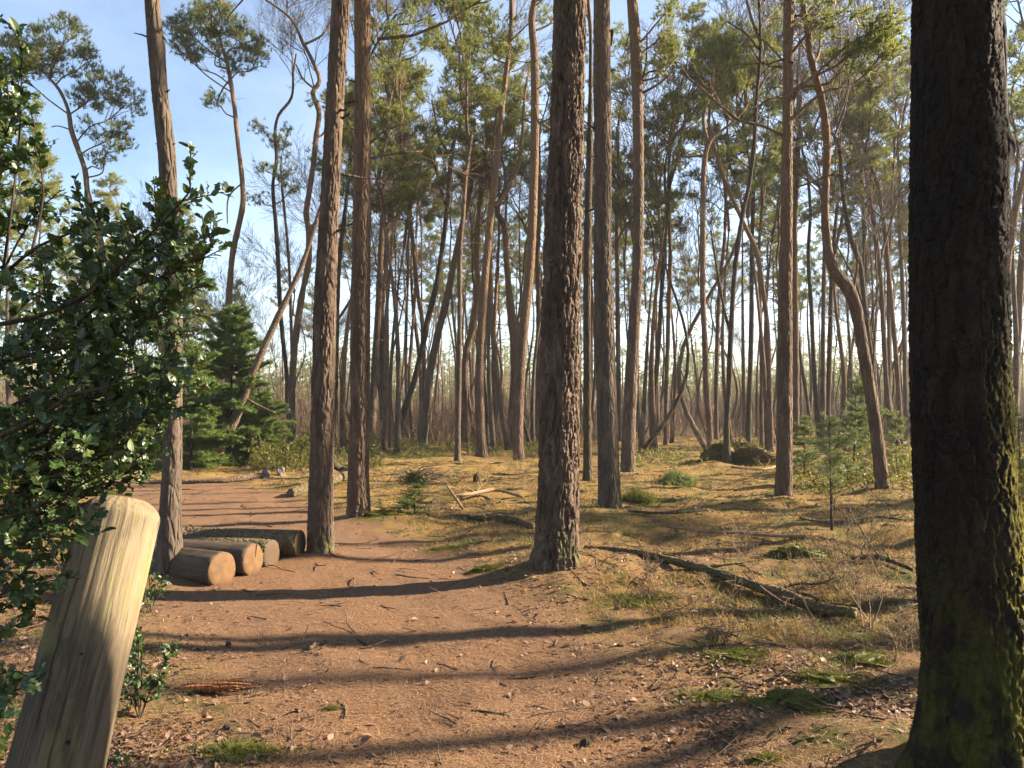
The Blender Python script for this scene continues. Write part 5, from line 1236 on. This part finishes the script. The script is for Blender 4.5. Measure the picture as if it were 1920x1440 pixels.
def rotten_wood():
    rg = np.random.default_rng(9); D = 4.55; X = (402 - CX) / F * D; loc = (X, D, g1(X, D)); mb = MB()
    for k in range(16):
        x0 = rg.uniform(-0.20, 0.0); L = rg.uniform(0.14, 0.30); y0 = rg.normal(0, 0.028); z0 = 0.012 + abs(rg.normal(0.012, 0.014))
        P = np.array([[x0, y0, z0], [x0 + L * 0.5, y0 + rg.normal(0, 0.008), z0 + rg.uniform(0.002, 0.016)], [x0 + L, y0 + rg.normal(0, 0.012), z0 + rg.uniform(0, 0.022)]])
        mb.tube(catmull(P, 0.03), np.interp(np.linspace(0, 1, len(catmull(P, 0.03))), [0, 0.3, 1], [0.006, 0.013, 0.003]), 6)
    tag(mb.build('rotten_wood', [M['rotten']], loc=loc), 'splintered orange piece of rotten wood on the needles left of the path', 'wood')
rotten_wood()

def lump(name, label, px, py, D, w, h, mat, cat, seed, rough=0.25, spike=None, group=None, fuzz=None, deep=None, fringe=0.0):
    rg = np.random.default_rng(seed); X = (px - CX) / F * D; loc = (X, D, g1(X, D) - 0.02); n, k = 26, 40; mb = MB()
    ph = np.linspace(0, pi / 2, n)[:, None]; th = np.arange(k)[None] * 2 * pi / k
    nz = 1 + rough * (fbm(np.cos(th) * 1.7 + ph * 1.5 + seed, np.sin(th) * 1.7 + ph, seed, 4) - 0.5) * 2
    rr = (deep or w) * 0.5
    x = np.cos(ph) ** 0.7 * np.cos(th) * w * 0.5 * nz; y = np.cos(ph) ** 0.7 * np.sin(th) * rr * nz; z = np.sin(ph) * h * nz + 0 * th
    V = np.stack([x, y, z], -1).reshape(-1, 3); i, j = np.meshgrid(np.arange(n - 1), np.arange(k), indexing='ij')
    a = (i * k + j).ravel(); b = (i * k + (j + 1) % k).ravel(); mb.add(V, quads=np.stack([a, b, b + k, a + k], 1))
    mats = [M[mat]]
    if fuzz:
        m, L, wd, cnt = fuzz; mats.append(M[m]); pick = rg.integers(0, len(V), cnt)
        B = V[pick] + rg.normal(0, 0.004, (cnt, 3))
        if fringe:                                   # loose sprigs that thin out round the cushion
            f = rg.random(cnt) < 0.6; gx = 1 + np.abs(rg.normal(0, fringe, cnt))
            B[f, :2] *= gx[f, None]; B[f, 2] = gh(B[f, 0] + X, B[f, 1] + D) - loc[2] + rg.uniform(-0.002, 0.008, f.sum())
        add_needles(mb, B, unit(V[pick] * [1, 1, 2.0] + [0, 0, 0.02]), rg, per=3, L=L, w=wd, spread=0.6, upb=0.5, along=0.004)
    if not spike: return tag(mb.build(name, mats, loc=loc), label, cat, group)
    root = empty(name, loc, label, cat, group)
    mb.build('stump_body', mats, root)
    m2 = MB(); m2.tube(np.array([[spike[0], 0, h * 0.6], [spike[0] + 0.01, 0, h + spike[1] * 0.5], [spike[0] + 0.02, 0, h + spike[1]]]), [0.03, 0.022, 0.008], 6); m2.build('splinter', [M['stick']], root)
    return root
lump('tree_stump', 'small grey broken stump with a pale upright splinter at the end of the far log', 498, 898, 18.8, 0.20, 0.20, 'greywood', 'stump', 3, 0.35, spike=(0.02, 0.20))
lump('tree_stump', 'small rounded grey stump right of the one with the splinter', 527, 898, 19.2, 0.22, 0.22, 'greywood', 'stump', 4, 0.4)
lump('tree_stump', 'tiny mossy green stump with dark top in the clearing', 894, 905, 17.6, 0.19, 0.24, 'moss_trunk', 'stump', 5, 0.15)
lump('root_mound', 'mossy golden mound of an upturned root plate in the clearing', 1388, 868, 25.0, 1.5, 0.50, 'log', 'mound', 6, 1.5, fuzz=('bilberry', (0.05, 0.14), 0.022, 3600), deep=1.6, fringe=0.12)
for k, (px, py, w, h, lab) in enumerate(((1326, 1302, 0.32, 0.035, 'flat bright moss cushion at the right of the near path, left-hand one'), (1480, 1316, 0.27, 0.055, 'round vivid green moss cushion before the massive trunk'),
        (446, 1393, 0.30, 0.03, 'moss patch right of the leaning post near the lower edge'), (912, 1064, 0.30, 0.03, 'moss patch left of the thickest pine foot'),
        (1182, 1120, 0.45, 0.035, 'moss patch below the thickest pine on its right'), (1441, 1410, 0.14, 0.03, 'small moss tuft at the lower right edge'),
        (1600, 1232, 0.34, 0.05, 'mossy hump near the massive trunk'), (1565, 1272, 0.34, 0.04, 'moss patch below the mossy hump near the massive trunk'), (1375, 1232, 0.30, 0.035, 'moss patch in the leaf litter beyond the flat bright cushion'),
        (720, 967, 0.5, 0.05, 'moss at the foot of the straight pine on the path edge'), (850, 1018, 0.4, 0.03, 'moss strip on the far path edge'), (1500, 1043, 0.5, 0.09, 'dark green moss hummock beyond the long fallen log'), (620, 1312, 0.06, 0.02, 'tiny green sprig on the left of the path'))):
    D = EYE * F / (py + 6 - HY)
    lump('moss_cushion', lab, px, py, D, w, h, 'mosscush', 'moss', 60 + k, 1.1, fuzz=('mosscush', (0.008, 0.022), 0.004, int(2200 * (w / 0.3) ** 2) + 200), deep=w * 0.6, fringe=0.42)

lump('grass_tuft', 'lush green grass tuft at the foot of the pine with snags', 1196, 946, 13.6, 0.40, 0.12, 'bilberry', 'grass', 7, 0.8, fuzz=('grass', (0.08, 0.24), 0.012, 500), fringe=0.3)
lump('grass_tuft', 'grey green shrubby tuft in the clearing left of the upright pine', 1268, 905, 17.5, 0.55, 0.16, 'bilberry', 'grass', 8, 0.9, fuzz=('blue_pine', (0.08, 0.22), 0.014, 500), fringe=0.3)
def brush_pile():
    rg = np.random.default_rng(12); px, D = 785, 17.2; X = (px - CX) / F * D; mb = MB()
    for k in range(120):
        x, y = rg.normal(0, 0.34), rg.normal(0, 0.25); hz = max(0.03, 0.42 - abs(x) * 0.5) * rg.uniform(0.1, 1)
        az = rg.normal(0, 0.6) + (pi if rg.random() < 0.5 else 0)
        P = curve((x, y, hz), (cos(az), sin(az) * 0.6, rg.normal(0, 0.28)), rg.uniform(0.2, 0.6), 5, rg, 0.3)
        P[:, 2] = np.maximum(P[:, 2], 0.01); mb.tube(P, np.linspace(0.011, 0.004, 5), 4, cap=False)
    tag(mb.build('brushwood_heap', [M['twig']], loc=(X, D, g1(X, D))), 'dark heap of brushwood behind the spruce seedling', 'brushwood')
brush_pile()

def sapling(label, px, py, h, n, seed, mat='twig_pale', spread=0.35):
    rg = np.random.default_rng(seed); D = EYE * F / (py - HY); X = (px - CX) / F * D; mb = MB()
    for k in range(n):
        branchy(mb, (rg.normal(0, 0.03), rg.normal(0, 0.03), -0.02), (rg.normal(0, spread), rg.normal(0, spread), 1), h * rg.uniform(0.45, 0.75), 0.0045 + 0.002 * h, 2, rg, 0.3, 0.0014, (3, 5), 0.75)
    tag(mb.build('bare_sapling', [M[mat]], loc=(X, D, g1(X, D))), label, 'sapling')
sapling('thin bare sapling with forked tip standing before the long fallen log', 1352, 1165, 0.62, 2, 31)
sapling('many-stemmed pale bare shrub at the right end of the fallen log', 1632, 1180, 0.85, 4, 32, spread=0.25)
sapling('wispy bare shrub left of the many-stemmed pale shrub', 1590, 1120, 0.7, 4, 33)
sapling('bare twiggy shrub behind the young blue green pine stem', 1600, 1040, 0.8, 4, 34, 'twig')
sapling('bare shrub right of the thickest pine foot', 1215, 1100, 0.35, 5, 35, 'twig')
sapling('low heathery shrub in the leaf litter on the right', 1350, 1225, 0.22, 14, 36, 'twig', 0.7)
sapling('tangled low shrub close to the massive trunk', 1690, 1215, 0.30, 9, 37, 'twig_pale', 0.55)
sapling('bare brown shrub beyond the path near the spruce seedling', 820, 975, 0.55, 6, 38, 'twig', 0.5)
sapling('leafless bush at the right of the lone stump in the clearing', 975, 905, 0.9, 8, 39, 'twig', 0.4)
sapling('bare bush in front of the distant pines right of the snag pine', 1290, 862, 2.0, 8, 40, 'twig', 0.4)
sapling('bare bush near the mossy mound', 1335, 868, 1.2, 8, 41, 'twig_pale', 0.5)
sapling('bare scrub between the dark leaning trunk and the close pair', 722, 845, 2.2, 9, 42, 'twig', 0.4)

def cone(px, py, seed, label):
    rg = np.random.default_rng(seed); D = EYE * F / (py - HY); X = (px - CX) / F * D; mb = MB(); k = 10
    t = np.linspace(0, 1, 12); P = np.stack([t * 0.055 - 0.027, 0.006 * np.sin(t * 3), 0.016 + 0 * t], 1)
    mb.tube(P, 0.019 * np.sin(np.clip(t, 0.06, 0.97) * pi) ** 0.6, k, disp=lambda th, s, rr: rr * 0.35 * (((np.floor(s / 0.005) % 2) * 0.5 + 0.5 * np.sin(th * 5 + np.floor(s / 0.005) * pi))))
    o = mb.build('pine_cone', [M['dark_thin']], loc=(X, D, g1(X, D)), smooth=False); o.rotation_euler = (0, 0, rg.uniform(0, 6)); tag(o, label, 'cone')
cone(1098, 1379, 1, 'pine cone on the shaded right of the near path'); cone(430, 1200, 2, 'pine cone at the left of the path by the holly sprout'); cone(1158, 1140, 3, 'pine cone on the needles below the thickest pine'); cone(425, 1357, 4, 'dark cone right of the leaning post')

# ------------------------------------------------------------------ ground cover
def scatter(n, dmin, dmax, rg, pxr=(-150, 2070), power=1.0):
    px = rg.uniform(pxr[0], pxr[1], n); u = rg.random(n)
    D = (dmin ** -power + u * (dmax ** -power - dmin ** -power)) ** (-1 / power)
    return (px - CX) / F * D, D
def in_obj(x, y):
    return (np.hypot(x + 1.73, y - 2.72) < 0.25) | (np.hypot(x - 1.97, y - 3.3) < 0.34)

def dry_grass():
    rg = np.random.default_rng(70)
    for name, mat, nt, seed, thr, hr, lab in (('dry_grass', 'straw', 2300, 3, 0.54, (0.03, 0.10), 'dry straw coloured grass tufts on the sunny forest floor'), ('green_grass', 'grass', 1300, 8, 0.55, (0.035, 0.11), 'thin green grass between the dry tufts')):
        x, y = scatter(nt * 3, 3.2, 42, rg, power=0.35)
        sd = path_sd(x, y); m = fbm(x / 1.3, y / 1.3, 200 + seed, 3) + 0.10 * sstep(4, 12, y) - 0.12 * sstep(5.5, 3.0, y)
        keep = (sd < -0.15 - 0.5 * rg.random(len(x))) & (m > thr) & ~in_obj(x, y); x, y = x[keep][:nt], y[keep][:nt]
        mb = MB(); nb = 26
        cx = np.repeat(x, nb); cy = np.repeat(y, nb); n = len(cx); far = np.clip(cy / 8, 0.8, 4.0)
        sp = 0.05 + 0.018 * far
        bx = cx + rg.normal(0, 1, n) * sp; by = cy + rg.normal(0, 1, n) * sp; bz = gh(bx, by) - 0.004
        az = rg.uniform(0, 6.28, n); h = rg.uniform(hr[0], hr[1], n) * (0.8 + 0.10 * far); bend = rg.uniform(0.3, 1.9, n); w = 0.0016 * (0.7 + far * 1.1)
        dx, dy = np.cos(az), np.sin(az); sx, sy = -dy, dx
        def pt(f, ww):
            q = bend * f * f * h * 0.9
            zf = h * (f - 0.32 * f * f * np.minimum(bend, 1.6))
            return np.stack([bx + dx * q + sx * ww, by + dy * q + sy * ww, bz + zf], 1)
        V = np.stack([pt(0, -w), pt(0, w), pt(0.55, w * 0.8), pt(0.55, -w * 0.8), pt(1.0, 0)], 1).reshape(-1, 3)
        o = np.arange(n)[:, None] * 5
        mb.add(V, tris=o + np.array([[3, 2, 4]]), quads=o + np.array([[0, 1, 2, 3]]))
        tag(mb.build(name, [M[mat]], smooth=False), lab, 'grass', kind='stuff')
dry_grass()

def leaf_litter():
    rg = np.random.default_rng(71); n = 130000
    x, y = scatter(n, 2.4, 22, rg, power=0.45)
    sd = path_sd(x, y); m = fbm(x / 0.9, y / 0.9, 210, 3)
    p = np.where(sd > 0, 0.22 * sstep(0.9, 0.0, sd), 0.55) * sstep(0.36, 0.58, m) * np.where(y > 9, 0.7, 1) + 0.03
    keep = (rg.random(n) < p) & ~in_obj(x, y); x, y = x[keep], y[keep]; n = len(x)
    z = gh(x, y) + rg.uniform(0.002, 0.012, n)
    az = rg.uniform(0, 6.28, n); s = rg.uniform(0.008, 0.021, n); s = np.where(rg.random(n) < 0.15, s * 1.7, s) * np.clip(y / 8, 1, 1.8); a = rg.uniform(0.35, 0.75, n)
    d = np.stack([np.cos(az), np.sin(az), rg.normal(0, 0.30, n)], 1); nn = unit(np.stack([rg.normal(0, 0.35, n), rg.normal(0, 0.35, n), np.ones(n)], 1))
    d = unit(d - nn * (d * nn).sum(1, keepdims=True)); sv = np.cross(nn, d)
    curl = rg.uniform(-0.1, 0.55, n)
    def p_(u, v, w): return np.stack([x, y, z], 1) + s[:, None] * (u * d + (v * a)[:, None] * sv + (w * curl)[:, None] * nn)
    V = np.stack([p_(-1, 0, 0.5), p_(-0.45, 0.75, 0.5), p_(0.1, 1.0, 0.9), p_(0.6, 0.6, 0.6), p_(1.05, 0, 0.4), p_(0.55, -0.65, 0.6), p_(0, -1.0, 0.8), p_(-0.5, -0.7, 0.4), p_(0, 0, 0)], 1).reshape(-1, 3)
    T_ = np.array([[i, (i + 1) % 8, 8] for i in range(8)])
    mb = MB(); mb.add(V, tris=(np.arange(n)[:, None, None] * 9 + T_[None]).reshape(-1, 3))
    tag(mb.build('leaf_litter', [M['leaf']], smooth=False), 'brown fallen leaves scattered over the forest floor', 'leaves', kind='stuff')
leaf_litter()

def needle_litter():
    rg = np.random.default_rng(72); n = 120000
    x, y = scatter(n, 2.6, 13, rg, power=0.8)
    sd = path_sd(x, y); keep = (rg.random(n) < np.where(sd > -0.3, 0.9, 0.30)) & ~in_obj(x, y); x, y = x[keep], y[keep]; n = len(x)
    z = gh(x, y) + rg.uniform(0.002, 0.008, n); az = rg.uniform(0, 6.28, n); L = rg.uniform(0.03, 0.085, n); w = 0.0017 + 0.0003 * y
    d = np.stack([np.cos(az), np.sin(az), rg.normal(0.03, 0.10, n)], 1); sv = np.stack([-np.sin(az), np.cos(az), np.zeros(n)], 1)
    c = np.stack([x, y, z], 1)
    V = np.stack([c - sv * w[:, None] * 0.5, c + sv * w[:, None] * 0.5, c + d * L[:, None]], 1).reshape(-1, 3)
    mb = MB(); mb.add(V, tris=np.arange(n * 3).reshape(-1, 3))
    tag(mb.build('needle_litter', [M['pneedle']], smooth=False), 'fallen brown pine needles covering the path', 'needles', kind='stuff')
    mb = MB()
    x, y = scatter(2600, 2.8, 26, rg, power=0.2); sd = path_sd(x, y); keep = (rg.random(2600) < np.where(sd > -0.2, 0.20, 0.85)) & ~in_obj(x, y)
    for (a, b) in zip(x[keep], y[keep]):
        az = rg.uniform(0, 6.28); L = rg.uniform(0.06, 0.40) * (0.6 + b / 15)
        P = curve((a, b, g1(a, b) + 0.010), (cos(az), sin(az), rg.normal(0.02, 0.06)), L, 5, rg, 0.25); P[:, 2] = np.maximum(P[:, 2], gh(P[:, 0], P[:, 1]) + 0.004)
        mb.tube(P, np.linspace(0.004, 0.0015, 5) * (0.6 + rg.random()) * (0.8 + b / 14), 4, cap=False)
    tag(mb.build('twig_litter', [M['twig']]), 'small dead twigs strewn on the ground', 'twigs', kind='stuff')
needle_litter()

def heath():
    rg = np.random.default_rng(74); x, y = scatter(3300, 3.6, 30, rg, power=0.15)
    sd = path_sd(x, y); m = fbm(x / 1.6, y / 1.6, 240, 3); keep = (sd < -0.3) & (m > 0.50) & ~in_obj(x, y); x, y = x[keep], y[keep]
    nb = 14; n = len(x) * nb; cx, cy = np.repeat(x, nb), np.repeat(y, nb); far = np.clip(cy / 8, 0.8, 3)
    b = np.stack([cx + rg.normal(0, 0.05, n) * far, cy + rg.normal(0, 0.05, n) * far, np.zeros(n)], 1); b[:, 2] = gh(b[:, 0], b[:, 1]) - 0.005
    d = unit(np.stack([rg.normal(0, 0.55, n), rg.normal(0, 0.55, n), np.ones(n) * 0.8], 1)); L = rg.uniform(0.04, 0.17, n) * (0.8 + 0.12 * far); w = 0.0012 * (0.6 + far)
    mb = MB()
    for k in range(3):                              # stalk and two side twigs
        st = b if k == 0 else b + d * (L * rg.uniform(0.3, 0.8, n))[:, None]; dd = d if k == 0 else unit(d + rg.normal(0, 0.7, (n, 3))); ll = L if k == 0 else L * 0.45
        sv = unit(np.cross(dd, rg.normal(0, 1, (n, 3)))) * w[:, None]
        mb.add(np.stack([st - sv, st + sv, st + dd * ll[:, None]], 1).reshape(-1, 3), tris=np.arange(n * 3).reshape(-1, 3))
    tag(mb.build('heath_scrub', [M['twig_pale']], smooth=False), 'low brown dead heath stalks and bracken on the forest floor', 'undergrowth', kind='stuff')
heath()

def low_plants():
    rg = np.random.default_rng(73); mb = MB()
    for (pxr, Dr, n, h) in (((470, 600), (21, 33), 5200, 0.75), ((690, 1010), (26, 40), 3800, 0.45), ((1180, 1330), (22, 34), 800, 0.3), ((1480, 1720), (15, 30), 2400, 0.45), ((1880, 1990), (8, 25), 2500, 0.6), ((150, 330), (20, 30), 2000, 0.6), ((590, 720), (22, 34), 1500, 0.4)):
        px = rg.uniform(*pxr, n); D = rg.uniform(*Dr, n); X = (px - CX) / F * D; m = fbm(X / 1.1, D / 1.1, 220, 3); k = m > 0.47
        X, D, m = X[k], D[k], m[k]; z = gh(X, D) + rg.uniform(0, 1, len(X)) ** 1.3 * h * (m - 0.40) * 4
        add_needles(mb, np.stack([X, D, z], 1), rg.normal(0, 1, (len(X), 3)) + [0, 0, 0.6], rg, per=5, L=(0.05, 0.12), w=0.035, along=0.08, mat=0)
    tag(mb.build('bilberry_cover', [M['bilberry']], smooth=False), 'yellow green bilberry and low plants under the far trees', 'undergrowth', kind='stuff')
low_plants()


# ------------------------------------------------------------------ thin haze between the far trunks
def haze():
    mb = MB(); x0, x1, y0, y1, z0, z1 = -230, 230, -20, 235, -1.6, 26
    V = [(x, y, z) for z in (z0, z1) for y in (y0, y1) for x in (x0, x1)]
    mb.add(V, quads=[(0, 2, 3, 1), (4, 5, 7, 6), (0, 1, 5, 4), (2, 6, 7, 3), (0, 4, 6, 2), (1, 3, 7, 5)])
    m = bpy.data.materials.new('haze_air'); m.use_nodes = True; n = m.node_tree.nodes; n.clear()
    o = n.new("ShaderNodeOutputMaterial"); v = n.new("ShaderNodeVolumePrincipled")
    v.inputs['Color'].default_value = (0.94, 0.96, 1.0, 1); v.inputs['Density'].default_value = 0.00042; v.inputs['Anisotropy'].default_value = 0.2
    m.node_tree.links.new(v.outputs[0], o.inputs['Volume'])
    tag(mb.build('haze', [m], smooth=False), kind='stuff')
haze()
